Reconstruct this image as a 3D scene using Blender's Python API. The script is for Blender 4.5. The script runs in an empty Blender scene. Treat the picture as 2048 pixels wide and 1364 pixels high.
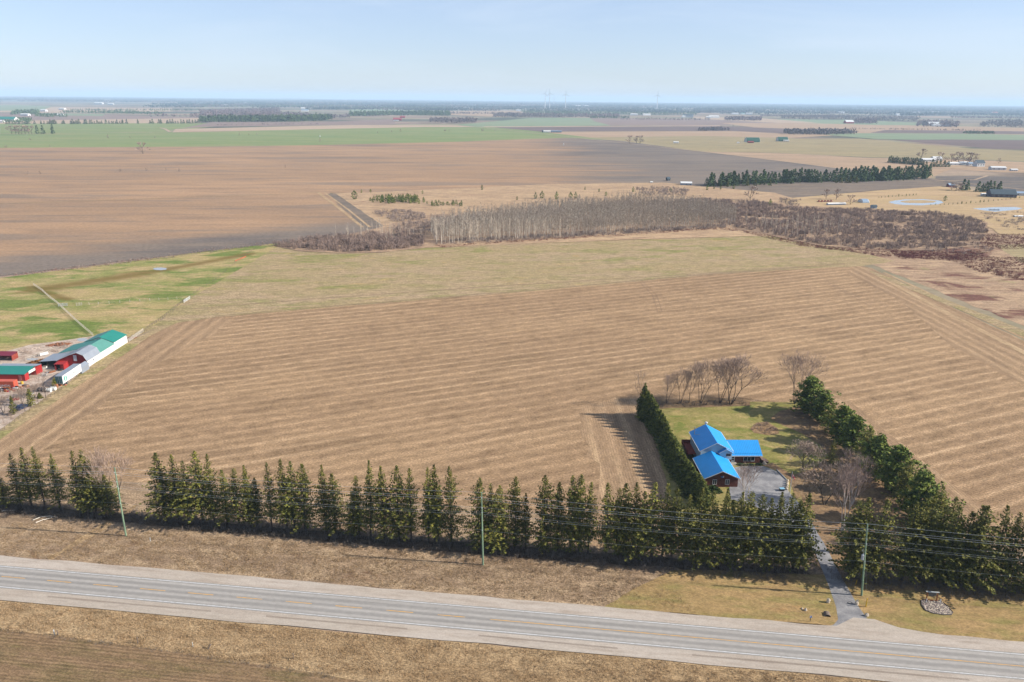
import bpy, bmesh, math, random
from mathutils import Vector, Matrix, noise as mnoise
R = math.radians
C = bpy.context.scene.collection
scn = bpy.context.scene
# ------------------------------------------------------------------ camera
F, H = 1547.0, 98.0                       # focal length in photo pixels, height of the drone in metres
PIT = math.atan(484/1547.0); ROLL = math.atan(20/2048.0)
cam = bpy.data.cameras.new('camera'); cam.sensor_width = 36.0; cam.lens = 36.0*F/2048.0
cam.clip_start = 1.0; cam.clip_end = 80000.0
co = bpy.data.objects.new('camera', cam); C.objects.link(co)
co.location = (0, 0, H)
co.rotation_euler = (Matrix.Rotation(R(90)-PIT, 3, 'X') @ Matrix.Rotation(ROLL, 3, 'Z')).to_euler()
scn.camera = co
# ------------------------------------------------------------------ light
SUN_AZ, SUN_EL = -5.9, 29.6               # azimuth from +X towards +Y, elevation
w = bpy.data.worlds.new('World'); scn.world = w; w.use_nodes = True
wn = w.node_tree; wn.nodes.clear()
wo = wn.nodes.new('ShaderNodeOutputWorld'); bg = wn.nodes.new('ShaderNodeBackground')
sky = wn.nodes.new('ShaderNodeTexSky'); sky.sky_type = 'NISHITA'; sky.sun_disc = False
sky.sun_elevation = R(SUN_EL); sky.sun_rotation = R(90-SUN_AZ)
sky.air_density = 1.0; sky.dust_density = 0.35; sky.ozone_density = 2.5; sky.altitude = 300
# thin cirrus veils: noise over the sky direction
tc = wn.nodes.new('ShaderNodeTexCoord'); mp = wn.nodes.new('ShaderNodeMapping')
mp.inputs['Scale'].default_value = (1.3, 1.3, 8.0); mp.inputs['Rotation'].default_value = (0.0, R(-7), R(20))
nz = wn.nodes.new('ShaderNodeTexNoise'); nz.inputs['Scale'].default_value = 2.6; nz.inputs['Detail'].default_value = 9
nz.inputs['Roughness'].default_value = 0.55; nz.inputs['Distortion'].default_value = 0.5
rp = wn.nodes.new('ShaderNodeMapRange'); rp.inputs['From Min'].default_value = 0.47; rp.inputs['From Max'].default_value = 0.78
rp.inputs['To Max'].default_value = 0.62; rp.inputs['To Min'].default_value = 0.36
mx = wn.nodes.new('ShaderNodeMix'); mx.data_type = 'RGBA'
mx.inputs['B'].default_value = (6.0, 6.8, 7.9, 1)
wn.links.new(tc.outputs['Generated'], mp.inputs['Vector']); wn.links.new(mp.outputs['Vector'], nz.inputs['Vector'])
wn.links.new(nz.outputs['Fac'], rp.inputs['Value']); wn.links.new(rp.outputs['Result'], mx.inputs['Factor'])
tn = wn.nodes.new('ShaderNodeMix'); tn.data_type = 'RGBA'; tn.blend_type = 'MULTIPLY'; tn.inputs['Factor'].default_value = 1.0
tn.inputs['B'].default_value = (0.88, 0.93, 1.16, 1); wn.links.new(sky.outputs['Color'], tn.inputs['A'])
wn.links.new(tn.outputs['Result'], mx.inputs['A']); wn.links.new(mx.outputs['Result'], bg.inputs['Color'])
bg.inputs['Strength'].default_value = 0.062
wn.links.new(bg.outputs['Background'], wo.inputs['Surface'])
sl = bpy.data.lights.new('sun', 'SUN'); sl.energy = 5.0; sl.angle = R(0.5); sl.color = (1.0, 0.93, 0.82)
so = bpy.data.objects.new('sun', sl); C.objects.link(so)
sd = Vector((math.cos(R(SUN_AZ))*math.cos(R(SUN_EL)), math.sin(R(SUN_AZ))*math.cos(R(SUN_EL)), math.sin(R(SUN_EL))))
so.rotation_euler = sd.to_track_quat('Z', 'Y').to_euler(); so.location = sd*400
scn.view_settings.view_transform = 'Standard'; scn.view_settings.look = 'None'
scn.view_settings.exposure = 1.08; scn.view_settings.gamma = 1.0
scn.render.engine = 'CYCLES'
scn.cycles.volume_bounces = 0; scn.cycles.max_bounces = 5; scn.cycles.diffuse_bounces = 2
# ------------------------------------------------------------------ plan of the ground: where a line of sight meets it
def ray(px, py):
    x = px-1024.0; y = py-682.0; c, s = math.cos(ROLL), math.sin(ROLL)
    xr = x*c+y*s; yr = -x*s+y*c; cy, sy = math.cos(PIT), math.sin(PIT)
    return (xr, F*cy-yr*sy, -F*sy-yr*cy)
def G(px, py, z=0.0):
    r = ray(px, py); t = (z-H)/r[2]
    return Vector((r[0]*t, r[1]*t, z))
def top_on_line(px, py, A, B):
    """ground point under a tree top seen at (px,py) for a row A-B, and the height"""
    r = ray(px, py); nx, ny = -(B.y-A.y), (B.x-A.x)
    t = (A.x*nx+A.y*ny)/(r[0]*nx+r[1]*ny)
    return Vector((r[0]*t, r[1]*t, 0)), H+r[2]*t
def top_from(base, px, py):
    r = ray(px, py); d = math.hypot(base.x, base.y); return H+r[2]*d/math.hypot(r[0], r[1])
# ------------------------------------------------------------------ materials
def lin(c):
    c /= 255.0
    return c/12.92 if c <= 0.04045 else ((c+0.055)/1.055)**2.4
def S(r, g, b, k=0.55):
    return (lin(r)*k, lin(g)*k, lin(b)*k, 1)
class NT:
    def __init__(s, name, rough=0.9, spec=0.2):
        s.m = bpy.data.materials.new(name); s.m.use_nodes = True; s.t = s.m.node_tree
        s.b = s.t.nodes['Principled BSDF']; s.b.inputs['Roughness'].default_value = rough
        s.b.inputs['Specular IOR Level'].default_value = spec
    def n(s, kind, **kw):
        o = s.t.nodes.new(kind)
        for k, v in kw.items(): setattr(o, k, v)
        return o
    def set(s, sock, v):
        if hasattr(v, 'links') or isinstance(v, bpy.types.NodeSocket): s.t.links.new(v, sock)
        else: sock.default_value = v
    def pos(s, deg=0.0, scale=(1, 1, 1)):
        g = s.n('ShaderNodeNewGeometry'); m1 = s.n('ShaderNodeMapping'); m1.inputs['Rotation'].default_value = (0, 0, R(-deg))
        s.t.links.new(g.outputs['Position'], m1.inputs['Vector'])
        m2 = s.n('ShaderNodeMapping'); m2.inputs['Scale'].default_value = scale
        s.t.links.new(m1.outputs['Vector'], m2.inputs['Vector']); return m2.outputs['Vector']
    def noise(s, vec, scale=1.0, detail=3, rough=0.55, dist=0.0):
        o = s.n('ShaderNodeTexNoise'); s.t.links.new(vec, o.inputs['Vector'])
        o.inputs['Scale'].default_value = scale; o.inputs['Detail'].default_value = detail
        o.inputs['Roughness'].default_value = rough; o.inputs['Distortion'].default_value = dist
        return o.outputs['Fac']
    def math(s, op, a, b=0.0, c=0.0):
        o = s.n('ShaderNodeMath', operation=op); s.set(o.inputs[0], a); s.set(o.inputs[1], b); s.set(o.inputs[2], c); return o.outputs[0]
    def rng(s, v, a, b, c=0.0, d=1.0):
        o = s.n('ShaderNodeMapRange'); o.interpolation_type = 'SMOOTHSTEP'; s.set(o.inputs['Value'], v)
        for k, x in (('From Min', a), ('From Max', b), ('To Min', c), ('To Max', d)): o.inputs[k].default_value = x
        return o.outputs['Result']
    def mix(s, f, a, b, blend='MIX'):
        o = s.n('ShaderNodeMix', data_type='RGBA', blend_type=blend); s.set(o.inputs['Factor'], f)
        s.set(o.inputs['A'], a); s.set(o.inputs['B'], b); return o.outputs['Result']
    def sep(s, vec):
        o = s.n('ShaderNodeSeparateXYZ'); s.t.links.new(vec, o.inputs['Vector']); return o.outputs
    def mul(s, col, v):
        o = s.n('ShaderNodeVectorMath', operation='SCALE'); s.set(o.inputs[0], col[:3] if isinstance(col, tuple) else col); s.set(o.inputs['Scale'], v); return o.outputs['Vector']
    def bump(s, h, strength=0.4, dist=0.3):
        o = s.n('ShaderNodeBump'); s.t.links.new(h, o.inputs['Height']); o.inputs['Strength'].default_value = strength
        o.inputs['Distance'].default_value = dist; s.t.links.new(o.outputs['Normal'], s.b.inputs['Normal'])
    def out(s, col):
        s.set(s.b.inputs['Base Color'], col); return s.m
def plain(name, col, rough=0.7, var=0.12, scale=1.5, spec=0.3, metal=0.0):
    n = NT(name, rough, spec); p = n.pos(); f = n.noise(p, scale, 4)
    n.b.inputs['Metallic'].default_value = metal
    return n.out(n.mul(col, n.rng(f, 0.3, 0.7, 1-var, 1+var)))
def field(name, a, b, c=None, deg=0.0, big=90.0, stretch=3.0, mid=14.0, fine=1.2, grain=0.35, stripe=None, patch=None, bump=0.5, bumpd=0.25):
    """a, b: the two large-scale tones; c: mid-scale tone; stripe=(period, amount, colour, sharpness); patch=(colour, size, threshold, amount, stretch)"""
    n = NT(name, 1.0, 0.05)
    pb = n.pos(deg, (1/(big*stretch), 1/big, 1/big)); col = n.mix(n.rng(n.noise(pb, 1, 4, 0.6), 0.36, 0.64), a, b)
    if c: pm = n.pos(deg, (1/(mid*stretch), 1/mid, 1/mid)); col = n.mix(n.rng(n.noise(pm, 1, 4, 0.65), 0.42, 0.7), col, c)
    for pt in (patch if isinstance(patch, list) else [patch] if patch else []):
        pp = n.pos(deg+3, (1/(pt[1]*pt[4]), 1/pt[1], 1/pt[1])); f = n.rng(n.noise(pp, 1, 5, 0.6, 0.6), pt[2], pt[2]+0.09, 0, pt[3]); col = n.mix(f, col, pt[0])
    pf = n.pos(deg, (1/(fine*1.6), 1/fine, 1/fine)); f1 = n.noise(pf, 1, 5, 0.7)
    pg = n.pos(deg, (1/(fine*9), 1/(fine*4), 1)); f2 = n.noise(pg, 1, 3, 0.6)
    if stripe:
        per, amt, scol, sharp = stripe
        x = n.sep(n.pos(deg))[1]
        wob = n.noise(n.pos(deg, (1/90, 1/30, 1)), 1, 3, 0.5)
        u = n.math('ADD', n.math('DIVIDE', x, per), n.math('MULTIPLY', wob, 0.9))
        fr = n.math('ABSOLUTE', n.math('SUBTRACT', n.math('FRACT', u), 0.5))
        u2 = n.math('DIVIDE', u, 2.0); fr2 = n.math('ABSOLUTE', n.math('SUBTRACT', n.math('FRACT', u2), 0.5))
        fr3 = n.math('ABSOLUTE', n.math('SUBTRACT', n.math('FRACT', n.math('MULTIPLY', u, 2.0)), 0.5))
        line = n.math('ADD', n.math('ADD', n.math('MULTIPLY', n.rng(fr, 0.5-sharp*1.9, 0.5, 0, 1), 0.5), n.math('MULTIPLY', n.rng(fr2, 0.5-sharp*0.7, 0.5, 0, 1), 0.3)), n.math('MULTIPLY', n.rng(fr3, 0.2, 0.5, 0, 1), 0.2))
        brk = n.rng(n.noise(n.pos(deg, (1/10, 1/1.6, 1)), 1, 5, 0.7), 0.32, 0.62, 0.1, 1)
        reg = n.rng(n.noise(n.pos(deg, (1/140, 1/45, 1)), 1, 3, 0.6), 0.36, 0.66, 0.18, .9)
        reg = n.math('MAXIMUM', reg, n.rng(n.sep(n.pos(0))[0], -20.0, 150.0, 0.0, 0.72))
        col = n.mix(n.math('MULTIPLY', n.math('MULTIPLY', n.math('MULTIPLY', line, brk), reg), amt), col, scol)
        x2 = n.math('MULTIPLY', n.math('ABSOLUTE', n.math('SUBTRACT', n.math('FRACT', n.math('DIVIDE', x, 0.76)), 0.5)), 2.0)
        col = n.mul(col, n.rng(x2, 0.1, 0.9, 0.92, 1.07))
        col = n.mul(col, n.rng(fr, 0.05, 0.45, 0.90, 1.07))
    col = n.mul(col, n.rng(f2, 0.25, 0.75, 1-grain*0.5, 1+grain*0.5))
    col = n.mul(col, n.rng(f1, 0.3, 0.7, 1-grain, 1+grain))
    n.bump(f1, bump, bumpd)
    return n.out(col)
# ------------------------------------------------------------------ object helpers
def link(o, parent=None):
    C.objects.link(o)
    if parent: o.parent = parent
    return o
def tag(o, label=None, cat=None, group=None, kind=None):
    if label: o['label'] = label
    if cat: o['category'] = cat
    if group: o['group'] = group
    if kind: o['kind'] = kind
    return o
def empty(name, loc, rz=0.0, label=None, cat=None, group=None):
    o = bpy.data.objects.new(name, None); o.empty_display_size = 0.3; C.objects.link(o)
    o.location = loc; o.rotation_euler = (0, 0, rz); return tag(o, label, cat, group)
class MB:
    def __init__(s): s.v = []; s.f = []; s.k = []
    def face(s, pts, m=0):
        i = len(s.v); s.v += [tuple(p) for p in pts]; s.f.append(tuple(range(i, i+len(pts)))); s.k.append(m)
    def box(s, x0, x1, y0, y1, z0, z1, m=0):
        i = len(s.v); s.v += [(x, y, z) for z in (z0, z1) for y in (y0, y1) for x in (x0, x1)]
        for q in ((0, 2, 3, 1), (4, 5, 7, 6), (0, 1, 5, 4), (2, 6, 7, 3), (0, 4, 6, 2), (1, 3, 7, 5)):
            s.f.append(tuple(i+j for j in q)); s.k.append(m)
    def slab(s, pts, th, m=0):
        """polygon given by 3D pts, extruded down by th"""
        i = len(s.v); n = len(pts); s.v += [tuple(p) for p in pts]+[(p[0], p[1], p[2]-th) for p in pts]
        s.f.append(tuple(range(i, i+n))); s.k.append(m); s.f.append(tuple(range(i+2*n-1, i+n-1, -1))); s.k.append(m)
        for a in range(n):
            b = (a+1) % n; s.f.append((i+a, i+n+a, i+n+b, i+b)); s.k.append(m)
    def prism(s, poly, a0, a1, axis='y', m=0):
        """2D poly (p,q) extruded along axis"""
        n = len(poly); i = len(s.v)
        for a in (a0, a1):
            for p, q in poly: s.v.append((p, a, q) if axis == 'y' else (a, p, q) if axis == 'x' else (p, q, a))
        s.f.append(tuple(range(i, i+n))); s.k.append(m); s.f.append(tuple(range(i+2*n-1, i+n-1, -1))); s.k.append(m)
        for a in range(n):
            b = (a+1) % n; s.f.append((i+a, i+n+a, i+n+b, i+b)); s.k.append(m)
    def tube(s, p0, p1, r0, r1=None, n=6, m=0, caps=True):
        r1 = r0 if r1 is None else r1; p0 = Vector(p0); p1 = Vector(p1); d = (p1-p0)
        if d.length < 1e-6: return
        d.normalize(); a = d.orthogonal().normalized(); b = d.cross(a); i = len(s.v)
        for p, r in ((p0, r0), (p1, r1)):
            for k in range(n):
                t = 2*math.pi*k/n; s.v.append(tuple(p+a*(r*math.cos(t))+b*(r*math.sin(t))))
        for k in range(n):
            l = (k+1) % n; s.f.append((i+k, i+l, i+n+l, i+n+k)); s.k.append(m)
        if caps: s.f.append(tuple(i+k for k in range(n-1, -1, -1))); s.k.append(m); s.f.append(tuple(i+n+k for k in range(n))); s.k.append(m)
    def tri(s, p, size, rnd, m=0, flat=0.0):
        a = Vector((rnd.gauss(0, 1), rnd.gauss(0, 1), rnd.gauss(0, 1)*(1-flat))).normalized(); b = Vector((rnd.gauss(0, 1), rnd.gauss(0, 1), rnd.gauss(0, 1)*(1-flat)))
        b = (b-a*b.dot(a)).normalized(); i = len(s.v); p = Vector(p)
        s.v += [tuple(p+a*size*0.6), tuple(p-a*size*0.35+b*size*0.5), tuple(p-a*size*0.35-b*size*0.5)]
        s.f.append((i, i+1, i+2)); s.k.append(m)
    def ball(s, c, rx, ry, rz, seg=8, rings=5, m=0, jit=0.0, rnd=None, half=False):
        i = len(s.v); t0 = 0.0 if not half else 0.0
        for a in range(rings+1):
            th = t0+(math.pi/(2 if half else 1))*a/rings
            for b in range(seg):
                ph = 2*math.pi*b/seg; j = 1+(rnd.uniform(-jit, jit) if rnd else 0)
                s.v.append((c[0]+rx*j*math.sin(th)*math.cos(ph), c[1]+ry*j*math.sin(th)*math.sin(ph), c[2]+rz*j*math.cos(th)))
        for a in range(rings):
            for b in range(seg):
                d = (b+1) % seg; s.f.append((i+a*seg+b, i+(a+1)*seg+b, i+(a+1)*seg+d, i+a*seg+d)); s.k.append(m)
    def mesh(s, name, mats):
        me = bpy.data.meshes.new(name); me.from_pydata(s.v, [], s.f)
        for m in (mats if isinstance(mats, (list, tuple)) else [mats]): me.materials.append(m)
        if any(s.k): me.polygons.foreach_set('material_index', s.k)
        me.update(); return me
    def build(s, name, mats, parent=None, loc=None):
        o = bpy.data.objects.new(name, s.mesh(name, mats)); link(o, parent)
        if loc is not None: o.location = loc
        return o
def smooth(o):
    o.data.polygons.foreach_set('use_smooth', [True]*len(o.data.polygons)); return o
def sheet(name, pts, z, m, jit=0.0, step=6.0, seed=0):
    """flat ground region; pts are world Vectors or photo pixels"""
    P = [p if isinstance(p, Vector) else G(*p) for p in pts]; Q = []
    for a in range(len(P)):
        A, B = P[a], P[(a+1) % len(P)]; L = (B-A).length; st = max(step, A.length*0.02) if jit else 1e9
        k = max(1, min(80, int(L/st)))
        for j in range(k):
            p = A.lerp(B, j/k)
            if jit and j: p = p+Vector((mnoise.noise(p*0.13+Vector((seed, 0, 0))), mnoise.noise(p*0.13+Vector((0, seed+9, 0))), 0))*jit*2
            Q.append((p.x, p.y, z))
    bm = bmesh.new(); f = bm.faces.new([bm.verts.new(q) for q in Q]); f.normal_update()
    if f.normal.z < 0: bmesh.ops.reverse_faces(bm, faces=[f])
    bmesh.ops.triangulate(bm, faces=bm.faces[:])
    me = bpy.data.meshes.new(name); bm.to_mesh(me); bm.free(); me.materials.append(m)
    o = bpy.data.objects.new(name, me); C.objects.link(o); o['kind'] = 'structure'; return o
def ribbon(name, pts, width, z, m, jit=0.0):
    P = [p if isinstance(p, Vector) else G(*p) for p in pts]; mb = MB(); L = []; Rr = []
    for i, p in enumerate(P):
        d = (P[min(i+1, len(P)-1)]-P[max(i-1, 0)]); d.z = 0; d.normalize(); nrm = Vector((-d.y, d.x, 0))
        w2 = (width[i] if isinstance(width, (list, tuple)) else width)*0.5*(1+jit*mnoise.noise(p*0.3))
        L.append(p+nrm*w2); Rr.append(p-nrm*w2)
    for i in range(len(P)-1): mb.face([(q.x, q.y, z) for q in (Rr[i], Rr[i+1], L[i+1], L[i])])
    o = mb.build(name, m); o['kind'] = 'structure'; return o
def inside(p, poly):
    c = False; j = len(poly)-1
    for i in range(len(poly)):
        if (poly[i].y > p.y) != (poly[j].y > p.y) and p.x < (poly[j].x-poly[i].x)*(p.y-poly[i].y)/(poly[j].y-poly[i].y)+poly[i].x: c = not c
        j = i
    return c
def scatter(pts, n, rnd, mind=0.0):
    P = [p if isinstance(p, Vector) else G(*p) for p in pts]; xs = [p.x for p in P]; ys = [p.y for p in P]; out = []; tries = 0
    cell = {}
    while len(out) < n and tries < n*40:
        tries += 1; q = Vector((rnd.uniform(min(xs), max(xs)), rnd.uniform(min(ys), max(ys)), 0))
        if not inside(q, P): continue
        if mind:
            kx, ky = int(q.x//mind), int(q.y//mind)
            if any((q-o).length < mind for a in (-1, 0, 1) for b in (-1, 0, 1) for o in cell.get((kx+a, ky+b), [])): continue
            cell.setdefault((kx, ky), []).append(q)
        out.append(q)
    return out
# ================================================================== THE GROUND
ROWD = 24.0                               # crop rows: degrees from +X towards +Y
M = {}
M['base'] = field('far_land', S(186, 160, 140), S(150, 150, 118), S(140, 118, 108), big=420, stretch=2.2, mid=160, fine=8, grain=0.15, patch=[(S(78, 88, 76), 520, 0.5, 0.85, 2.4), (S(104, 92, 88), 340, 0.56, 0.7, 2.0)], bump=0.0)
M['stubble'] = field('stubble_field', S(170, 140, 109), S(183, 152, 118), S(157, 129, 100), deg=ROWD, big=70, stretch=2.5, mid=9, fine=0.42, grain=0.42, stripe=(5.9, 0.7, S(220, 188, 150), 0.17), patch=(S(146, 120, 92), 18, .56, .5, 3.0), bump=0.8, bumpd=0.16)
M['headland'] = field('headland_soil', S(172, 142, 112), S(180, 150, 118), S(162, 134, 106), deg=90, big=40, stretch=6, mid=5, fine=0.45, grain=0.3, stripe=(5.5, 0.4, S(226, 196, 154), 0.22), bump=0.6, bumpd=0.12)
M['bigfield'] = field('brown_field', S(190, 156, 124), S(178, 146, 116), S(170, 142, 116), deg=6, big=110, stretch=3.5, mid=26, fine=1.6, grain=0.2,
    patch=[(S(126, 116, 106), 42, 0.56, 0.7, 3.2), (S(196, 164, 134), 34, 0.58, 0.5, 4.0)], bump=0.3)
def big_field_mat():
    n = NT('big_brown_field', 1.0, 0.05)
    def tone(a, b, c, patch):
        col = n.mix(n.rng(n.noise(n.pos(5, (1/420, 1/110, 1)), 1, 4, .6), .36, .64), a, b); return n.mix(n.rng(n.noise(n.pos(5, (1/90, 1/22, 1)), 1, 5, .65), .42, .7), col, c)
    warm = tone(S(192, 157, 124), S(178, 146, 116), S(164, 136, 112), None); cold = tone(S(136, 126, 118), S(110, 105, 104), S(148, 134, 120), None)
    xy = n.sep(n.pos(0)); st = n.noise(n.pos(4, (1/330, 1/60, 1)), 1, 5, .6); st2 = n.noise(n.pos(4, (1/160, 1/16, 1)), 1, 4, .6)
    g1 = n.math('DIVIDE', n.math('SUBTRACT', xy[0], n.math('MULTIPLY', xy[1], -0.02)), 520.0)      # east of here the soil is greyer
    f1 = n.rng(n.math('ADD', g1, n.math('MULTIPLY', n.math('ADD', st, st2), 0.9)), 0.95, 1.35, 0, .92)
    A, B = G(0, 553), G(548, 487); d = (B-A).normalized(); nx, ny = -d.y, d.x; c0 = A.x*nx+A.y*ny
    ds = n.math('SUBTRACT', n.math('ADD', n.math('MULTIPLY', xy[0], nx), n.math('MULTIPLY', xy[1], ny)), c0)
    f2 = n.rng(n.math('ADD', n.math('DIVIDE', ds, 75.0), n.math('MULTIPLY', st2, 1.2)), 1.0, 1.75, .9, 0)
    f3 = n.math('MAXIMUM', n.rng(st, .54, .64, 0, .55), n.rng(st2, .56, .66, 0, .5))
    col = n.mix(n.math('MAXIMUM', n.math('MAXIMUM', f1, f2), f3), warm, cold)
    f = n.noise(n.pos(5, (1/2.6, 1/1.5, 1)), 1, 5, .7); col = n.mul(col, n.rng(f, .3, .7, .82, 1.18)); n.bump(f, .3, .25)
    return n.out(col)
M['bigfield'] = big_field_mat()
M['greyfield'] = field('grey_soil', S(136, 122, 110), S(120, 110, 102), S(154, 136, 118), deg=4, big=60, stretch=5, mid=16, fine=1.3, grain=0.22, bump=0.3)
M['bluefield'] = field('blue_grey_soil', S(126, 118, 112), S(110, 104, 102), S(146, 130, 114), deg=4, big=50, stretch=5, mid=16, fine=1.6, grain=0.2, bump=0.3)
M['hay'] = field('hayfield', S(180, 158, 120), S(184, 160, 128), S(162, 149, 104), deg=8, big=42, stretch=2.6, mid=9, fine=0.6, grain=0.42,
    patch=[(S(138, 142, 76), 24, 0.55, 0.6, 3.0), (S(198, 168, 112), 10, 0.60, 0.5, 2.0)])
M['pasture'] = field('pasture', S(184, 164, 114), S(146, 150, 86), S(198, 172, 128), deg=8, big=26, stretch=1.8, mid=7, fine=0.7, grain=0.28,
    patch=[(S(106, 130, 58), 18, 0.51, 0.8, 2.0)])
def soften_pasture():
    t = M['pasture'].node_tree; n = NT.__new__(NT); n.m = M['pasture']; n.t = t; n.b = t.nodes['Principled BSDF']
    old = n.b.inputs['Base Color'].links[0].from_socket; xy = n.sep(n.pos(0)); nz_ = n.noise(n.pos(8, (1/22, 1/7, 1)), 1, 5, .65); msk = None
    for p, q, w_ in (((60, 582), (300, 545), 13), ((290, 547), (500, 508), 8), ((60, 574), (135, 600), 5)):
        A, B = G(*p), G(*q); d = (B-A); L = d.length; d.normalize()
        al = n.math('SUBTRACT', n.math('ADD', n.math('MULTIPLY', xy[0], d.x), n.math('MULTIPLY', xy[1], d.y)), A.x*d.x+A.y*d.y)
        ac = n.math('ABSOLUTE', n.math('SUBTRACT', n.math('ADD', n.math('MULTIPLY', xy[0], -d.y), n.math('MULTIPLY', xy[1], d.x)), -A.x*d.y+A.y*d.x))
        over = n.math('MAXIMUM', n.math('SUBTRACT', n.math('ABSOLUTE', n.math('SUBTRACT', al, L/2)), L/2), 0.0)
        v = n.math('ADD', n.math('DIVIDE', n.math('ADD', ac, over), w_), n.math('MULTIPLY', nz_, 1.4)); f = n.rng(v, .75, 1.7, .85, 0)
        msk = f if msk is None else n.math('MAXIMUM', msk, f)
    n.t.links.new(n.mix(msk, old, S(132, 110, 60)), n.b.inputs['Base Color'])
soften_pasture()
M['wheat'] = field('winter_wheat', S(132, 150, 96), S(144, 156, 100), S(158, 158, 110), big=120, stretch=5, mid=45, fine=5, grain=0.1, patch=(S(122, 148, 84), 60, 0.57, 0.6, 4.0), bump=0.0)
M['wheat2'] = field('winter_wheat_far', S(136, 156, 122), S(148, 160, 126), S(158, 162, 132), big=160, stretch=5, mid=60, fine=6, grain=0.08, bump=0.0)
M['tan'] = field('tan_stubble', S(198, 168, 138), S(186, 158, 130), S(176, 152, 126), big=90, stretch=6, mid=30, fine=4, grain=0.12, bump=0.0)
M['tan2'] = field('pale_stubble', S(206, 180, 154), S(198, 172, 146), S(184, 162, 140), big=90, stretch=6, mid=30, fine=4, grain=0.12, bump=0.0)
M['purple'] = field('dark_ploughed', S(126, 108, 104), S(138, 118, 112), S(118, 104, 100), big=80, stretch=6, mid=25, fine=4, grain=0.14, bump=0.0)
M['mauve'] = field('brown_ploughed', S(156, 134, 124), S(146, 128, 120), S(168, 144, 132), big=80, stretch=6, mid=25, fine=4, grain=0.12, bump=0.0)
M['olive'] = field('olive_pasture', S(170, 156, 118), S(182, 164, 124), S(156, 140, 110), big=60, stretch=5, mid=18, fine=3, grain=0.14, patch=(S(124, 112, 92), 30, 0.6, 0.5, 4.0), bump=0.0)
M['straw'] = field('dry_grassland', S(206, 176, 140), S(192, 162, 130), S(176, 148, 120), deg=4, big=34, stretch=2.4, mid=9, fine=1.1, grain=0.25, patch=(S(150, 112, 96), 12, 0.6, 0.6, 2.0))
M['pond_lawn'] = field('dry_lawn', S(208, 178, 138), S(196, 170, 128), S(184, 156, 124), deg=4, big=40, stretch=5, mid=12, fine=1.8, grain=0.14, bump=0.1)
M['marsh'] = field('marsh_grass', S(184, 156, 128), S(170, 142, 118), S(206, 176, 142), deg=-4, big=22, stretch=2.5, mid=7, fine=0.8, grain=0.32,
    patch=[(S(116, 74, 68), 20, 0.52, 0.85, 2.0), (S(150, 146, 96), 16, 0.62, 0.5, 1.5)])
M['lawn'] = field('lawn', S(156, 146, 90), S(142, 138, 76), S(184, 162, 110), big=12, stretch=1.3, mid=4, fine=0.45, grain=0.22, patch=(S(112, 130, 56), 7, 0.54, 0.6, 1.5))
M['litter'] = field('needle_litter', S(156, 126, 96), S(128, 108, 86), S(172, 142, 104), big=10, stretch=1.3, mid=3, fine=0.4, grain=0.3)
M['verge'] = field('rough_grass', S(176, 150, 122), S(156, 132, 108), S(194, 168, 136), deg=-7, big=16, stretch=2.2, mid=3.2, fine=0.34, grain=0.42, patch=(S(120, 88, 66), 7, 0.6, 0.6, 1.6), bump=1.0, bumpd=0.3)
M['mown'] = field('mown_verge', S(182, 152, 108), S(168, 142, 98), S(152, 140, 88), deg=-7, big=14, stretch=3.5, mid=4, fine=0.3, grain=0.3, patch=[(S(130, 128, 64), 6, 0.60, 0.5, 3.0), (S(180, 140, 96), 7, 0.58, 0.6, 3.0)], bump=0.6, bumpd=0.1)
M['verge_s'] = field('dry_verge', S(196, 168, 130), S(178, 150, 114), S(158, 130, 96), deg=-7, big=12, stretch=2.6, mid=2.6, fine=0.34, grain=0.42, patch=(S(136, 110, 80), 5, 0.58, 0.7, 2.5), bump=1.0, bumpd=0.3)
M['south'] = field('south_field', S(146, 120, 92), S(158, 130, 102), S(128, 112, 78), deg=-7, big=24, stretch=4, mid=3.5, fine=0.3, grain=0.34, stripe=(0.9, 0.25, S(176, 148, 118), 0.3), patch=(S(182, 150, 118), 6, 0.60, 0.55, 4), bump=0.8, bumpd=0.12)
M['gravel'] = field('gravel_shoulder', S(206, 194, 182), S(196, 184, 170), S(184, 170, 156), deg=-7, big=9, stretch=8, mid=1.2, fine=0.22, grain=0.12, bump=0.4, bumpd=0.05)
M['yard'] = field('farmyard_gravel', S(214, 196, 180), S(200, 180, 164), S(170, 148, 130), big=9, stretch=1.6, mid=2.5, fine=0.4, grain=0.2, bump=0.4, bumpd=0.08)
M['mud'] = field('wet_ground', S(150, 128, 78), S(138, 112, 68), S(120, 100, 64), deg=10, big=9, stretch=3, mid=3, fine=0.6, grain=0.2)
M['dirt'] = field('bare_track', S(206, 178, 140), S(190, 160, 124), S(172, 146, 116), deg=90, big=12, stretch=3, mid=4, fine=0.6, grain=0.2)
M['row_shade_floor'] = field('shade_darkened_litter', S(104, 88, 72), S(88, 76, 64), S(126, 106, 84), deg=-7, big=8, stretch=2, mid=2, fine=.4, grain=.35)  # litter under the spruces, with their shade painted into its dark colour
M['floor'] = field('leaf_litter', S(176, 148, 122), S(156, 130, 110), S(200, 170, 138), big=30, stretch=2, mid=7, fine=.8, grain=.3)
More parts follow.
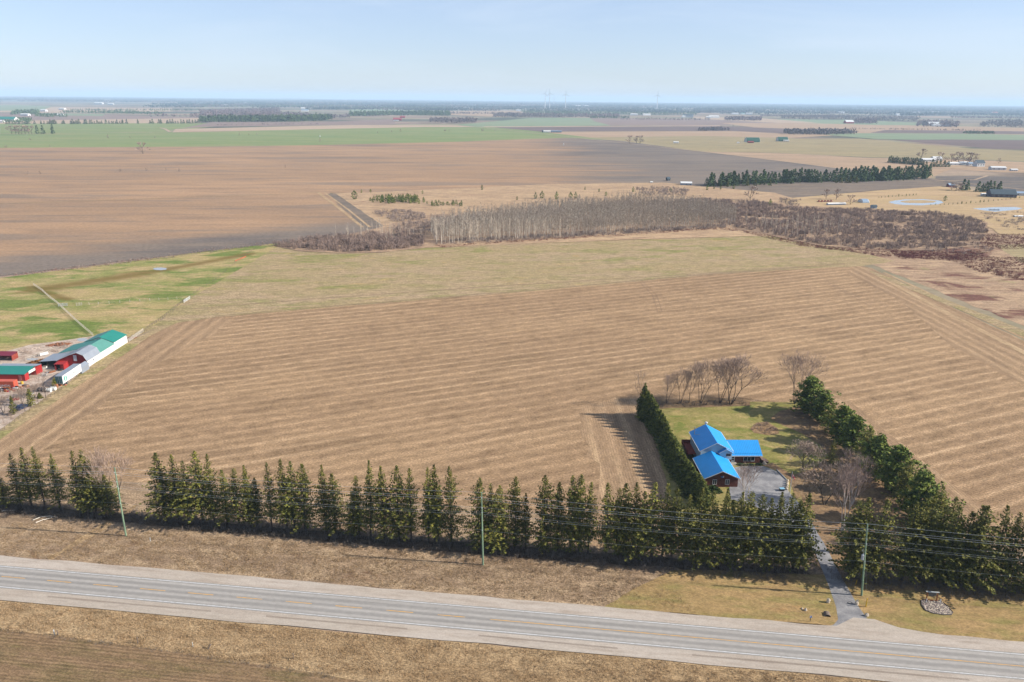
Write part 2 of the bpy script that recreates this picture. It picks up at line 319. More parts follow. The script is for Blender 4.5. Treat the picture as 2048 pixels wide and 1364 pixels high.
# the road surface: worn lighter wheel tracks run along each lane
def road_mat():
    n = NT('asphalt', 0.85, 0.25); p = n.pos(-6.93)
    y = n.sep(p)[1]; n0 = n.noise(n.pos(-6.93, (1/30, 1/0.9, 1)), 1, 4, 0.6); n1 = n.noise(n.pos(-6.93, (1/1.2, 1/0.7, 1)), 1, 5, 0.7)
    t = n.math('SUBTRACT', ROADY, y)
    lane = n.math('FRACT', n.math('DIVIDE', t, 3.4)); wh = n.math('ABSOLUTE', n.math('SUBTRACT', n.math('ABSOLUTE', n.math('SUBTRACT', lane, 0.5)), 0.26))
    col = n.mix(n.rng(wh, 0.03, 0.20, 1, 0), S(160, 156, 151), S(184, 179, 173))
    col = n.mul(col, n.rng(n0, 0.25, 0.75, 0.93, 1.07)); col = n.mul(col, n.rng(n1, 0.3, 0.7, 0.92, 1.08))
    v = n.n('ShaderNodeTexVoronoi', feature='DISTANCE_TO_EDGE'); v.inputs['Scale'].default_value = 1.0
    n.t.links.new(n.pos(-6.93, (1/9, 1/16, 1)), v.inputs['Vector'])
    pv = n.n('ShaderNodeTexVoronoi', feature='DISTANCE_TO_EDGE'); wv = n.n('ShaderNodeVectorMath', operation='ADD')
    n.t.links.new(n.pos(-6.93, (1/7, 1/11, 1)), wv.inputs[0])
    nn = n.n('ShaderNodeTexNoise'); n.t.links.new(n.pos(0, (0.5, 0.5, 0.5)), nn.inputs['Vector']); sc = n.n('ShaderNodeVectorMath', operation='SCALE'); sc.inputs['Scale'].default_value = 0.25
    n.t.links.new(nn.outputs['Color'], sc.inputs[0]); n.t.links.new(sc.outputs['Vector'], wv.inputs[1]); n.t.links.new(wv.outputs['Vector'], pv.inputs['Vector'])
    crack = n.math('MULTIPLY', n.rng(pv.outputs['Distance'], 0.0, 0.010, 1, 0), n.rng(n.noise(n.pos(0, (1/12, 1/12, 1)), 1, 2), 0.5, 0.6, 0, 0.55))
    return n.out(n.mix(crack, col, S(92, 90, 90)))
RD = Vector((0.99271, -0.12054, 0)); RN = Vector((-0.12054, -0.99271, 0))       # along the road; across it, towards the drone
RO = Vector((-1.88, 132.17, 0))           # a point on the north edge line
def RP(s, t): return RO+RD*s+RN*t
ROADY = -(RO.x*math.sin(R(-6.93)))+RO.y*math.cos(R(-6.93))
M['asphalt'] = road_mat()
# the one sheet that reaches the horizon
bm = bmesh.new(); N = 128
rings = [0.1, 2000, 8000, 33000]; prev = None; c0 = bm.verts.new((0, 0, 0))
for r in rings[1:]:
    cur = [bm.verts.new((r*math.cos(2*math.pi*k/N), r*math.sin(2*math.pi*k/N), 0)) for k in range(N)]
    for k in range(N):
        l = (k+1) % N
        bm.faces.new((c0, cur[k], cur[l])) if prev is None else bm.faces.new((prev[k], cur[k], cur[l], prev[l]))
    prev = cur
me = bpy.data.meshes.new('ground'); bm.to_mesh(me); bm.free(); me.materials.append(M['base'])
go = link(bpy.data.objects.new('ground', me)); go['kind'] = 'structure'
# ---- far fields, from far to near (photo pixels of their corners on the ground)
far = [
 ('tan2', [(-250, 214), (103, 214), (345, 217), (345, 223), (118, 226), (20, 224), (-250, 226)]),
 ('wheat2', [(-250, 210), (40, 210), (105, 213), (80, 221), (-250, 222)]),
 ('mauve', [(-250, 227), (120, 227), (300, 232), (420, 234), (390, 238), (60, 241), (-250, 241)]),
 ('wheat2', [(80, 227), (210, 228), (205, 232), (80, 230)]),
 ('tan2', [(-250, 245), (60, 241), (400, 236), (405, 246), (-250, 251)]),
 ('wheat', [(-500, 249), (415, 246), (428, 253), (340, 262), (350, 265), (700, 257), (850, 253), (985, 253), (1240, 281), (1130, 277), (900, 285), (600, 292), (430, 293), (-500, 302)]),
 ('mauve', [(425, 244), (640, 244), (785, 238), (792, 249), (700, 250), (425, 253), (350, 258), (340, 262)]),
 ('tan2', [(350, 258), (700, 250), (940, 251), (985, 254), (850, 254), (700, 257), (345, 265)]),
 ('wheat2', [(690, 216), (880, 216), (850, 221), (700, 223)]),
 ('tan', [(900, 222), (1060, 222), (1100, 229), (1010, 234), (900, 230)]),
 ('wheat2', [(905, 250), (985, 243), (1060, 236), (1180, 236), (1200, 243), (1220, 251), (950, 254)]),
 ('mauve', [(1190, 243), (1180, 237), (1420, 237), (1520, 240), (1570, 246), (1440, 251), (1222, 251)]),
 ('tan2', [(965, 253), (1440, 251), (1440, 252.3), (972, 254.4)]),
 ('purple', [(985, 254.5), (1440, 252.5), (1560, 262), (1460, 262), (1080, 263)]),
 ('tan', [(1080, 263.5), (1460, 262), (1620, 268), (1680, 270), (1580, 276), (1400, 272), (1180, 275)]),
 ('olive', [(1170, 275), (1400, 272), (1600, 277), (1720, 277), (1950, 298), (2300, 310), (2300, 330), (1900, 318), (1740, 315), (1560, 306), (1400, 303), (1300, 290)]),
 ('tan', [(1440, 246), (1640, 246), (2300, 262), (2300, 272), (1720, 267), (1640, 268), (1560, 262)]),
 ('purple', [(1450, 253), (1600, 258), (1720, 262), (1700, 267), (1560, 267), (1450, 261)]),
 ('purple', [(1770, 260), (1900, 261), (2300, 266), (2300, 271), (1900, 267), (1740, 266)]),
 ('wheat2', [(1640, 268.5), (1720, 266.5), (1900, 267), (2300, 274), (2300, 281), (1850, 280), (1750, 278)]),
 ('purple', [(1780, 280), (1900, 279), (2300, 282), (2300, 302), (1990, 298), (1850, 286)]),
 ('wheat2', [(1520, 238), (1700, 240), (1850, 246), (1930, 252), (1750, 250), (1600, 246)]),
 ('tan2', [(1380, 234), (1520, 236), (1640, 246), (1560, 246), (1400, 238)]),
 ('tan', [(1340, 296), (1400, 303), (1560, 307), (1740, 316), (1900, 319), (2300, 334), (2300, 352), (2000, 345), (1900, 338), (1860, 357), (1700, 340)]),
 ('bigfield', [(-900, 302), (430, 293), (600, 291), (900, 284), (1130, 275.5), (1245, 282), (1400, 303), (1700, 340), (1872, 358), (1880, 362), (1400, 373), (1330, 366), (1100, 369), (735, 386), (658, 386), (755, 455), (760, 470), (548, 487), (0, 553), (-300, 600), (-900, 690)]),
 ('bluefield', [(1872, 352), (2060, 352), (2400, 372), (2400, 400), (2048, 388), (1920, 370), (1872, 362)]),
 ('greyfield', [(1370, 376), (1880, 361), (1905, 371), (1905, 379), (1760, 380), (1590, 396), (1500, 394), (1380, 385)]),
]
for i, (m, pts) in enumerate(far):
    nm = {'wheat': 'green_field', 'wheat2': 'green_field', 'purple': 'ploughed_field', 'mauve': 'ploughed_field', 'olive': 'pasture'}.get(m, 'field')
    sheet(nm, pts, 0.02+0.008*i, M[m], jit=1.5 if i > 5 else 0, seed=i)
sheet('grassland', [(664, 387), (735, 385.5), (1100, 368.5), (1330, 365.5), (1400, 372.5), (1550, 386), (1600, 400), (1600, 470), (1250, 480), (880, 495), (700, 500), (770, 455)], 0.27, M['straw'], 1.0, seed=3)
sheet('grassland', [(1560, 398), (1600, 395), (1760, 381), (1880, 373), (2048, 392), (2300, 402), (2300, 470), (2000, 470), (1960, 440), (1600, 430)], 0.28, M['pond_lawn'], 1.0, seed=4)
sheet('ploughed_strip', [(655, 388), (672, 388), (772, 456), (735, 462)], 0.29, M['greyfield'], 0.5, seed=5)
ribbon('track', [(636, 385), (680, 418), (725, 455)], 3, 0.30, M['dirt'], 0.4)
ribbon('track', [(650, 386), (697, 420), (740, 455)], 2, 0.30, M['dirt'], 0.4)
sheet('forest_floor', [(548, 492), (690, 470), (760, 455), (850, 430), (960, 424), (1100, 412), (1280, 400), (1400, 398), (1600, 412), (1860, 425), (1975, 445), (1970, 492), (1880, 500), (1760, 503), (1640, 492), (1520, 468), (1450, 455), (1250, 468), (1000, 484), (870, 492), (845, 497), (760, 506), (690, 507), (600, 503)], 0.31, M['floor'], 1.0, seed=33)
sheet('hayfield', [(560, 487), (700, 500), (850, 493), (900, 486), (1000, 478), (1250, 463), (1450, 452), (1530, 462), (1750, 512), (1790, 522), (1725, 532), (1560, 540), (1400, 551), (1100, 579), (700, 611), (430, 634), (352, 642), (285, 668), (375, 600)], 0.06, M['hay'], 0.8, seed=6)
sheet('marsh', [(1500, 455), (1700, 440), (2400, 440), (2400, 800), (2048, 652), (1730, 524)], 0.05, M['marsh'], 1.0, seed=7)
sheet('pasture', [(1990, 490), (2400, 480), (2400, 560), (2048, 528)], 0.07, M['olive'], 0.8, seed=8)
sheet('pasture', [(-500, 640), (0, 556), (300, 518), (530, 487), (562, 489), (375, 600), (285, 668), (210, 690), (120, 700), (0, 726), (-500, 810)], 0.08, M['pasture'], 0.6, seed=9)
sheet('farmyard', [(-400, 800), (0, 706), (60, 690), (150, 678), (215, 668), (247, 668), (262, 678), (240, 695), (140, 770), (0, 866), (-400, 1130)], 0.12, M['yard'], 0.5, step=2, seed=12)
sheet('cropland', [(335, 645), (430, 634), (700, 611), (1100, 579), (1400, 551), (1560, 540), (1715, 530), (1760, 548), (2048, 690), (2700, 1010), (2700, 1420), (2048, 1145), (1024, 1080), (512, 1042), (0, 992), (-500, 960), (-500, 1240), (-60, 912), (0, 868), (250, 700)], 0.02, M['stubble'], 0.5, seed=13)
sheet('headland', [(1715, 530), (1745, 537), (2048, 682), (2700, 1000), (2700, 1120), (2048, 770), (1900, 690), (1800, 600), (1690, 545)], 0.05, M['headland'], 0.9, seed=14)
sheet('headland', [(338, 645), (440, 634), (470, 640), (300, 740), (100, 892), (0, 975), (-500, 1300), (-500, 1180), (0, 872), (262, 697)], 0.05, M['headland'], 1.5, seed=15)
sheet('headland', [(1640, 782), (1700, 805), (1820, 900), (1960, 1010), (2010, 1090), (1900, 1080), (1800, 960), (1680, 850)], 0.05, M['headland'], 1.2, seed=16)
sheet('headland', [(1165, 812), (1230, 795), (1330, 800), (1380, 1000), (1380, 1105), (1180, 1092), (1200, 950), (1160, 860)], 0.05, M['headland'], 1.4, seed=17)
for pts, wd in (([(640, 636), (600, 640), (510, 650)], 0.8), ([(1730, 536), (1800, 575), (1900, 628), (2048, 705), (2200, 785)], 3.0),
                ([(1768, 545), (1850, 583), (1950, 632), (2100, 700)], 2.2)):
    ribbon('track', pts, wd, 0.075, M['dirt'], 0.5)
M['rut'] = plain('tyre_rut', S(142, 114, 90), 1.0)
for pts in ([(925, 671), (945, 674), (958, 680), (962, 686)], [(1240, 544), (1275, 560), (1305, 590), (1316, 625)], [(1640, 560), (1700, 590), (1740, 612)]):
    ribbon('tyre_track', pts, 0.16, 0.08, M['rut'], 0.6)
    ribbon('tyre_track', [G(*p)+Vector((2.2, 0.4, 0)) for p in pts], 0.15, 0.08, M['rut'], 0.6)
sheet('grass_strip', [(-500, 1172), (0, 860), (245, 690), (290, 668), (350, 640), (430, 632), (430, 635), (355, 646), (300, 672), (262, 700), (0, 880), (-500, 1205)], 0.14, M['hay'], 0.5, step=3, seed=18)
sheet('grass_strip', [(1760, 548), (2048, 660), (2600, 880), (2600, 900), (2048, 674), (1755, 552), (1735, 540)], 0.10, M['hay'], 0.5, step=4, seed=19)
for pts, wd in (([(385, 618), (640, 597), (1000, 572), (1400, 548), (1690, 527)], .8), ([(430, 632.5), (700, 609.5), (1100, 577.5), (1400, 549.8), (1700, 528)], .9)): ribbon('track', pts, wd, 0.085, M['rut'], 0.7)
# ---- the house lot
sheet('lawn', [(1290, 812), (1420, 806), (1600, 803), (1665, 812), (1760, 930), (1900, 1105), (1500, 1090), (1360, 1080), (1330, 950)], 0.09, M['lawn'], 0.6, step=3, seed=20)
sheet('needle_litter', [(1560, 822), (1600, 812), (1680, 830), (1790, 930), (1900, 1060), (1900, 1150), (1640, 1140), (1605, 1020), (1600, 985), (1590, 950), (1660, 915), (1640, 890), (1600, 866), (1540, 838)], 0.11, M['litter'], 1.0, step=3, seed=21)
sheet('needle_litter', [(1290, 800), (1500, 797), (1500, 812), (1320, 818)], 0.12, M['litter'], 0.6, step=3, seed=22)
sheet('flower_bed', [(1500, 858), (1512, 846), (1535, 844), (1556, 858), (1558, 868), (1535, 871), (1508, 866)], 0.13, M['litter'], 0.3, step=1, seed=23)
sheet('flower_bed', [(1525, 931), (1545, 926), (1575, 945), (1600, 955), (1610, 990), (1590, 1000), (1578, 960), (1555, 942)], 0.13, M['litter'], 0.3, step=1, seed=24)
n = NT('driveway_asphalt', 0.9, 0.2); f = n.noise(n.pos(0, (0.35, 0.35, 1)), 1, 5, 0.65); f2 = n.noise(n.pos(0, (3, 3, 1)), 1, 4)
M['drive'] = n.out(n.mul(n.mix(n.rng(f, 0.35, 0.65), S(136, 135, 138), S(168, 166, 166)), n.rng(f2, 0.3, 0.7, 0.9, 1.1)))
sheet('driveway', [(1455, 938), (1480, 934), (1527, 933), (1552, 943), (1575, 962), (1577, 984), (1600, 1010), (1627, 1052), (1648, 1088), (1672, 1135), (1697, 1180), (1716, 1213), (1735, 1240), (1765, 1262), (1800, 1275), (1640, 1262), (1668, 1250), (1676, 1240), (1672, 1215), (1656, 1170), (1632, 1110), (1605, 1065), (1560, 1035), (1500, 1010), (1462, 1000)], 0.16, M['drive'], 0.15, step=1.5, seed=25)
sheet('needle_litter', [(-300, 985), (60, 1012), (222, 1026), (300, 1036), (700, 1068), (1024, 1092), (1300, 1112), (1600, 1138), (1622, 1150), (1500, 1152), (1200, 1126), (900, 1104), (640, 1082), (300, 1052), (200, 1040), (60, 1030), (-300, 1005)], 0.145, M['row_shade_floor'], 0.7, step=2, seed=44)  # debris strip below the row, coloured dark to deepen the shadow band
# ---- verges, shoulders and the road
sheet('verge', [RP(-400, -3.6), RP(-110, -3.8), RP(0, -3.7), RP(400, -3.6), RP(400, -40), RP(-400, -40)], 0.04, M['verge'], 0.4, step=4, seed=26)
VE = [(-600, 966), (-200, 985), (0, 1000), (240, 1022), (512, 1048), (1024, 1086), (1400, 1115), (1600, 1130), (2048, 1150), (2600, 1190)]
sheet('mown_verge', [(1205, 1216), (1265, 1180), (1345, 1142), (1400, 1140), (1620, 1150), (1900, 1160), (2600, 1230), (2600, 1390), (2048, 1290), (1740, 1262), (1640, 1250)], 0.15, M['mown'], 0.3, step=3, seed=27)
sheet('gravel_shoulder', [RP(-400, -3.7), RP(-60, -3.8), RP(25, -3.6), RP(62, -3.6), RP(66, -3.9), RP(70, -7), RP(74, -7), RP(78, -5.0), RP(86, -3.9), RP(400, -3.5), RP(400, 10.5), RP(-400, 10.8)], 0.17, M['gravel'], 0.25, step=3, seed=28)
sheet('road', [RP(-420, -0.35), RP(420, -0.35), RP(420, 7.15), RP(-420, 7.15)], 0.19, M['asphalt'], 0.06, step=6, seed=29)
n = NT('white_paint', 0.7, 0.3); f = n.noise(n.pos(0, (1.5, 1.5, 1)), 1, 5, 0.7); M['white_line'] = n.out(n.mix(n.rng(f, 0.4, 0.7), S(232, 234, 236), S(196, 194, 190)))
n = NT('yellow_paint', 0.7, 0.3); f = n.noise(n.pos(0, (1.2, 1.2, 1)), 1, 5, 0.7); M['yellow_line'] = n.out(n.mix(n.rng(f, 0.38, 0.68), S(244, 186, 84), S(206, 172, 128)))
def mark(s0, s1, t0, t1, m):
    mb = MB(); k = max(1, int((s1-s0)/20))
    for i in range(k):
        a, b = s0+(s1-s0)*i/k, s0+(s1-s0)*(i+1)/k
        mb.face([(*RP(a, t1).xy, 0.194), (*RP(b, t1).xy, 0.194), (*RP(b, t0).xy, 0.194), (*RP(a, t0).xy, 0.194)])
    o = mb.build('road_marking', m); o['kind'] = 'structure'
mark(-400, 400, -0.06, 0.13, M['white_line']); mark(-400, 400, 6.66, 6.86, M['white_line'])
s = -180.0
while s < 4: mark(s, s+5.5, 3.31, 3.49, M['yellow_line']); s += 10.5
mark(4, 400, 3.31, 3.48, M['yellow_line'])
mark(300, 301, 3.6, 3.7, M['yellow_line'])
# tyre prints along the south shoulder
n = NT('tread_print', 1.0, 0.1); M['tread'] = n.out(S(138, 122, 108))
mb = MB(); rnd = random.Random(4)
for k in range(900):
    s = -92+k*0.22
    if 0.5+mnoise.noise(Vector((s*0.05, 0, 0))) < 0.28: continue
    for t in (8.4,):
        c = RP(s, t+0.15*mnoise.noise(Vector((s*0.02, 5, 0)))); a = RD*0.05; b = RN*0.24+RD*0.12
        mb.face([(*(c-a-b).xy, 0.176), (*(c+a-b).xy, 0.176), (*(c+a+b).xy, 0.176), (*(c-a+b).xy, 0.176)])
o = mb.build('tyre_track', M['tread']); o['kind'] = 'structure'
sheet('verge', [RP(-400, 10.7), RP(-60, 10.6), RP(400, 10.4), RP(400, 32), RP(-60, 22), RP(-120, 18.2), RP(-400, 18)], 0.05, M['verge_s'], 0.35, step=3, seed=30)
sheet('cropland', [RP(-400, 18.5), RP(-110, 18.6), RP(-95, 18.8), RP(-55, 20.5), RP(0, 24.5), RP(400, 40), RP(400, 160), RP(-400, 160)], 0.07, M['south'], 0.3, step=4, seed=31)
ribbon('track', [(30, 1190), (80, 1135), (150, 1085), (215, 1045), (262, 1020)], 1.0, 0.13, M['verge_s'], 0.6)
ribbon('track', [(95, 1118), (150, 1090), (205, 1060), (245, 1030), (275, 1010)], 0.9, 0.137, M['verge_s'], 0.6)
# dirt field road, the diagonal line across the far fields
ribbon('dirt_road', [(858, 238), (872, 245), (900, 249), (960, 255), (1050, 264.5), (1130, 273), (1250, 287), (1400, 303), (1550, 321), (1700, 340), (1780, 350), (1880, 361), (1950, 369), (2100, 385)], [8, 8, 8, 7, 6, 6, 5, 5, 5, 5, 4.5, 4.5, 4, 4], 0.52, M['tan2'])
ribbon('dirt_road', [(1700, 339), (1790, 338), (1890, 337), (1990, 330)], 5, 0.53, M['tan2'])
ribbon('dirt_road', [(1870, 363), (1905, 362), (1950, 360), (1975, 352)], 4, 0.54, M['tan2'])
ribbon('dirt_road', [(0, 390+18), (200, 402), (420, 394), (640, 386)], 1.2, 0.52, M['olive'], 0.5)
ribbon('dirt_road', [(-200, 270), (340, 264.5), (460, 262)], 9, 0.55, M['tan2'])
ribbon('dirt_road', [(340, 264), (330, 258), (320, 256)], 9, 0.56, M['tan2'])
# ---- water
n = NT('pond_water', 0.08, 0.5); n.b.inputs['Base Color'].default_value = (0.26, 0.26, 0.25, 1)
f = n.noise(n.pos(0, (0.3, 0.3, 1)), 1, 3); n.bump(f, 0.05, 0.1); M['water'] = n.m
def oval(cx, cy, rx, ry, k=28, a=0.08): return [(cx+rx*math.cos(2*math.pi*i/k)*(1+a*math.sin(3*i)), cy+ry*math.sin(2*math.pi*i/k)*(1+a*math.cos(2*i))) for i in range(k)]
sheet('pond', oval(1833, 405, 54, 6.0), 0.29, M['water'])
sheet('pond_island', oval(1837, 403.8, 36, 3.0), 0.31, M['pond_lawn'])
sheet('pond', [(1945, 417.5), (1985, 415), (2030, 414.5), (2045, 417), (2035, 420), (1990, 424), (1965, 421)], 0.29, M['water'])
sheet('puddle', oval(320, 538, 14, 2.6), 0.115, M['water'])
sheet('puddle', oval(165, 680, 11, 3.4), 0.14, M['water'])
sheet('puddle', oval(65, 719, 12, 2.5), 0.14, M['water'])
# ---- low hills on the horizon
mb = MB(); rnd = random.Random(8); M['hill'] = plain('far_hills', S(120, 128, 110), 1.0)
def ridge(D, a0, a1, h, seed):
    k = 90; i0 = len(mb.v)
    for i in range(k+1):
        a = R(a0+(a1-a0)*i/k); z = h*max(0.0, 0.45+0.75*mnoise.noise(Vector((i*0.09, seed, 0)))+0.2*mnoise.noise(Vector((i*0.4, seed, 3))))*min(1, i/6, (k-i)/6)
        for d, zz in ((D-900, -1), (D, z), (D+1600, -1)): mb.v.append((d*math.sin(a), d*math.cos(a), zz))
    for i in range(k):
        for j in (0, 1): q = i0+i*3+j; mb.f.append((q, q+3, q+4, q+1)); mb.k.append(0)
ridge(26000, -42, 42, 62, 1.0); ridge(21000, -42, 5, 45, 2.0); ridge(18000, -15, 42, 36, 3.0); ridge(14500, -40, 40, 22, 4.0)
o = smooth(mb.build('hills', M['hill'])); o['kind'] = 'structure'
# ================================================================== VEGETATION
ORD = ['first', 'second', 'third', 'fourth', 'fifth', 'sixth', 'seventh', 'eighth', 'ninth', 'tenth', 'eleventh', 'twelfth', 'thirteenth', 'fourteenth', 'fifteenth', 'sixteenth', 'seventeenth', 'eighteenth', 'nineteenth', 'twentieth',
       'twenty-first', 'twenty-second', 'twenty-third', 'twenty-fourth', 'twenty-fifth', 'twenty-sixth', 'twenty-seventh', 'twenty-eighth', 'twenty-ninth', 'thirtieth', 'thirty-first', 'thirty-second']
def leafmat(name, a, b, rough=0.75, var=0.25, trans=0.0):
    """needles or leaves: two greens mixed in clumps, and a small shift from tree to tree"""
    n = NT(name, rough, 0.15); p = n.pos(0, (1.3, 1.3, 1.3)); f = n.noise(p, 1, 3, 0.6)
    oi = n.n('ShaderNodeObjectInfo'); col = n.mix(n.rng(f, 0.36, 0.64), a, b)
    col = n.mul(col, n.math('ADD', n.math('MULTIPLY', oi.outputs['Random'], 2*var), 1-var))
    return n.out(col)
M['needle'] = leafmat('spruce_needles', S(146, 140, 62), S(86, 94, 44))
M['needle_y'] = leafmat('yellow_green_needles', S(130, 122, 44), S(96, 104, 44))
M['pine'] = leafmat('pine_needles', S(142, 150, 62), S(80, 106, 48))
M['cedar'] = leafmat('cedar_leaves', S(132, 136, 58), S(68, 84, 38))
M['farpine'] = leafmat('distant_needles', S(104, 124, 66), S(68, 96, 60))
M['bark'] = plain('dark_bark', S(92, 80, 70), 1.0, 0.25, 3)
M['twig'] = leafmat('bare_twigs', S(196, 174, 156), S(160, 138, 124), var=0.12)
M['twig_pink'] = leafmat('budding_twigs', S(200, 174, 156), S(170, 146, 132), var=0.12)
M['twig_red'] = leafmat('birch_twigs', S(192, 168, 156), S(168, 146, 138), var=0.1)
M['birch'] = plain('white_birch_bark', S(226, 214, 204), 0.8, 0.2, 2.5)
M['aspen'] = plain('pale_aspen_bark', S(226, 216, 200, .75), 0.9, 0.12, 0.6)
M['aspen_twig'] = leafmat('aspen_twigs', S(200, 184, 164, .75), S(164, 150, 136, .7), var=0.15)
M['brush'] = leafmat('brush_twigs', S(178, 158, 144, .7), S(140, 124, 118, .65), var=0.1)
M['brush_dark'] = leafmat('dark_brush_twigs', S(168, 144, 130, .7), S(132, 114, 106, .65), var=0.1)
M['brush_red'] = leafmat('red_osier_twigs', S(152, 88, 80), S(128, 76, 72), var=0.1)
M['dead'] = leafmat('dead_branches', S(150, 138, 126), S(112, 100, 90), var=0.15)
M['litterbrush'] = leafmat('dry_weeds', S(176, 140, 102), S(142, 108, 82), var=0.1)

def tree_obj(name, parts, loc, rz=0.0, sc=(1, 1, 1), label=None, cat='tree', group=None, tilt=0.0):
    e = empty(name, loc, rz, label, cat, group); e.scale = sc; e.rotation_euler = (tilt*math.cos(rz*3), tilt*math.sin(rz*3), rz)
    for nm, me in parts:
        o = bpy.data.objects.new(nm, me); link(o, e)
    return e
# -- spruce: whorls of drooping boughs on a visible trunk, 16 m
def spruce_mesh(seed, h=16.0, rad=2.1, low=2.6, dens=1.0, mat='needle', dead=True):
    r = random.Random(seed); tr = MB(); cr = MB(); x = y = 0.0; zz = 0.0; path = [(0, 0, 0)]
    while zz < h*0.96:
        zz += h/9; x += r.uniform(-.07, .07); y += r.uniform(-.07, .07); path.append((x, y, min(zz, h*0.98)))
    def ax(z):
        k = min(len(path)-2, int(z/(h/9))); a, b = path[k], path[k+1]; t = (z-a[2])/max(1e-3, b[2]-a[2]); return a[0]+(b[0]-a[0])*t, a[1]+(b[1]-a[1])*t
    for a, b in zip(path, path[1:]): tr.tube(a, b, 0.19*(1-a[2]/h)+0.02, 0.19*(1-b[2]/h)+0.02, 6, 0, False)
    z = low; lop = r.uniform(0, 6.28)
    while z < h-0.15:
        t = z/h; R0 = rad*1.9*((1-t)**0.78)*(0.6+0.4*min(1, (z-low+1.0)/3.4))*r.uniform(0.62, 1.2); nb = max(5, int((9 if t < 0.8 else 7)*dens)); ph = r.uniform(0, 6.28)
        for k in range(nb):
            a = ph+2*math.pi*k/nb+r.uniform(-.25, .25)
            if r.random() < 0.2: continue
            L = R0*r.uniform(0.5, 1.12)*(1+0.16*math.cos(a-lop)); cx, cy = ax(z); ca, sa = math.cos(a), math.sin(a); droop = r.uniform(0.10, 0.34)*(1-t)+0.02
            m = max(2, int(L/0.32))
            for j in range(1, m+1):
                u = j/m; d = L*u; zz = z+(0.34*u if t > .55 else 0.12*u)-droop*L*u*u*1.1+0.10*u**3*L
                p = Vector((cx+ca*d, cy+sa*d, zz)); wdt = (0.32 if u < 0.7 else 0.2)*(0.55+0.6*(1-t))
                for q in range(2 if u < .35 else 3):
                    side = r.uniform(-wdt, wdt)*0.9
                    cr.tri(p+Vector((-sa*side, ca*side, r.uniform(-.12, .06))), r.uniform(0.24, 0.44)*(1 if t < .72 else 1-1.6*(t-.72)), r, 0, 0.5)
        z += 0.52*(1-0.4*t)
    for k in range(9): cr.tri((*ax(h*0.97), h-0.09*k), 0.16, r)
    if dead:
        for k in range(26):
            z = r.uniform(0.9, low+1.5); a = r.uniform(0, 6.28); L = r.uniform(0.6, 1.6); c = ax(z)
            tr.tube((*c, z), (c[0]+L*math.cos(a), c[1]+L*math.sin(a), z-r.uniform(0.1, 0.9)), 0.03, 0.008, 3, 1, False)
    return [('trunk', tr.mesh('spruce_trunk', [M['bark'], M['dead']])), ('crown', cr.mesh('spruce_crown', [M[mat]]))]
# -- white pine: limbs ending in soft clumps
def pine_mesh(seed, h=13.0, rad=4.2, mat='pine', low=1.0, n=110):
    r = random.Random(seed); tr = MB(); cr = MB(); tr.tube((0, 0, 0), (r.uniform(-.2, .2), r.uniform(-.2, .2), h*0.93), 0.26, 0.05, 7, 0, False)
    for k in range(n):
        t = (k+0.5)/n; z = low+(h-low)*t; prof = math.sin(math.pi*min(1, (t+0.22)/1.24))**0.8*(1-0.25*t); a = k*2.39996+r.uniform(-.3, .3)
        tier = 0.76+0.34*math.sin(t*24+seed*2); L = rad*prof*tier*r.uniform(0.55, 1.3)*(1+.25*math.cos(a-seed)); end = Vector((L*math.cos(a), L*math.sin(a), z+r.uniform(0.2, 0.9)*(0.5+t)))
        tr.tube((0, 0, z-0.3), end*0.92, 0.07, 0.02, 4, 0, False)
        for c in range(3):
            ctr = end*(1-0.24*c)+Vector((r.gauss(0, .25), r.gauss(0, .25), r.gauss(0, .15))); ctr.z = end.z-0.1*c+r.gauss(0, .1); s = r.uniform(0.4, 0.85)
            for q in range(17):
                v = Vector((r.gauss(0, 1), r.gauss(0, 1), r.gauss(0, .6))).normalized()*s*r.uniform(.45, 1); cr.tri(ctr+v, r.uniform(0.34, 0.6), r, 0, 0.2)
    return [('trunk', tr.mesh('pine_trunk', [M['bark']])), ('crown', cr.mesh('pine_crown', [M[mat]]))]
# -- cedar: dense, close-set sprays down to the ground
def cedar_mesh(seed, h=12.0, rad=2.3, n=4200, mat='cedar'):
    r = random.Random(seed); tr = MB(); cr = MB(); tr.tube((0, 0, 0), (0, 0, h*0.9), 0.2, 0.03, 6, 0, False)
    for k in range(n):
        t = 1-math.sqrt(r.random()); t = min(0.995, t*1.03); a = r.uniform(0, 6.28)
        rr = rad*(1-t)**0.8*max(.35, 0.95+0.9*mnoise.noise(Vector((1.6*math.cos(a), 1.6*math.sin(a), t*8+seed*5)))+0.5*mnoise.noise(Vector((3.5*math.cos(a), 3.5*math.sin(a), t*22+seed))))*(0.55+0.45*min(1, t/0.12)); q = rr*(r.random()**0.28)
        cr.tri((q*math.cos(a), q*math.sin(a), t*h+r.uniform(-.2, .2)-0.12*q), r.uniform(0.28, 0.5), r)
    return [('trunk', tr.mesh('cedar_trunk', [M['bark']])), ('crown', cr.mesh('cedar_crown', [M[mat]]))]
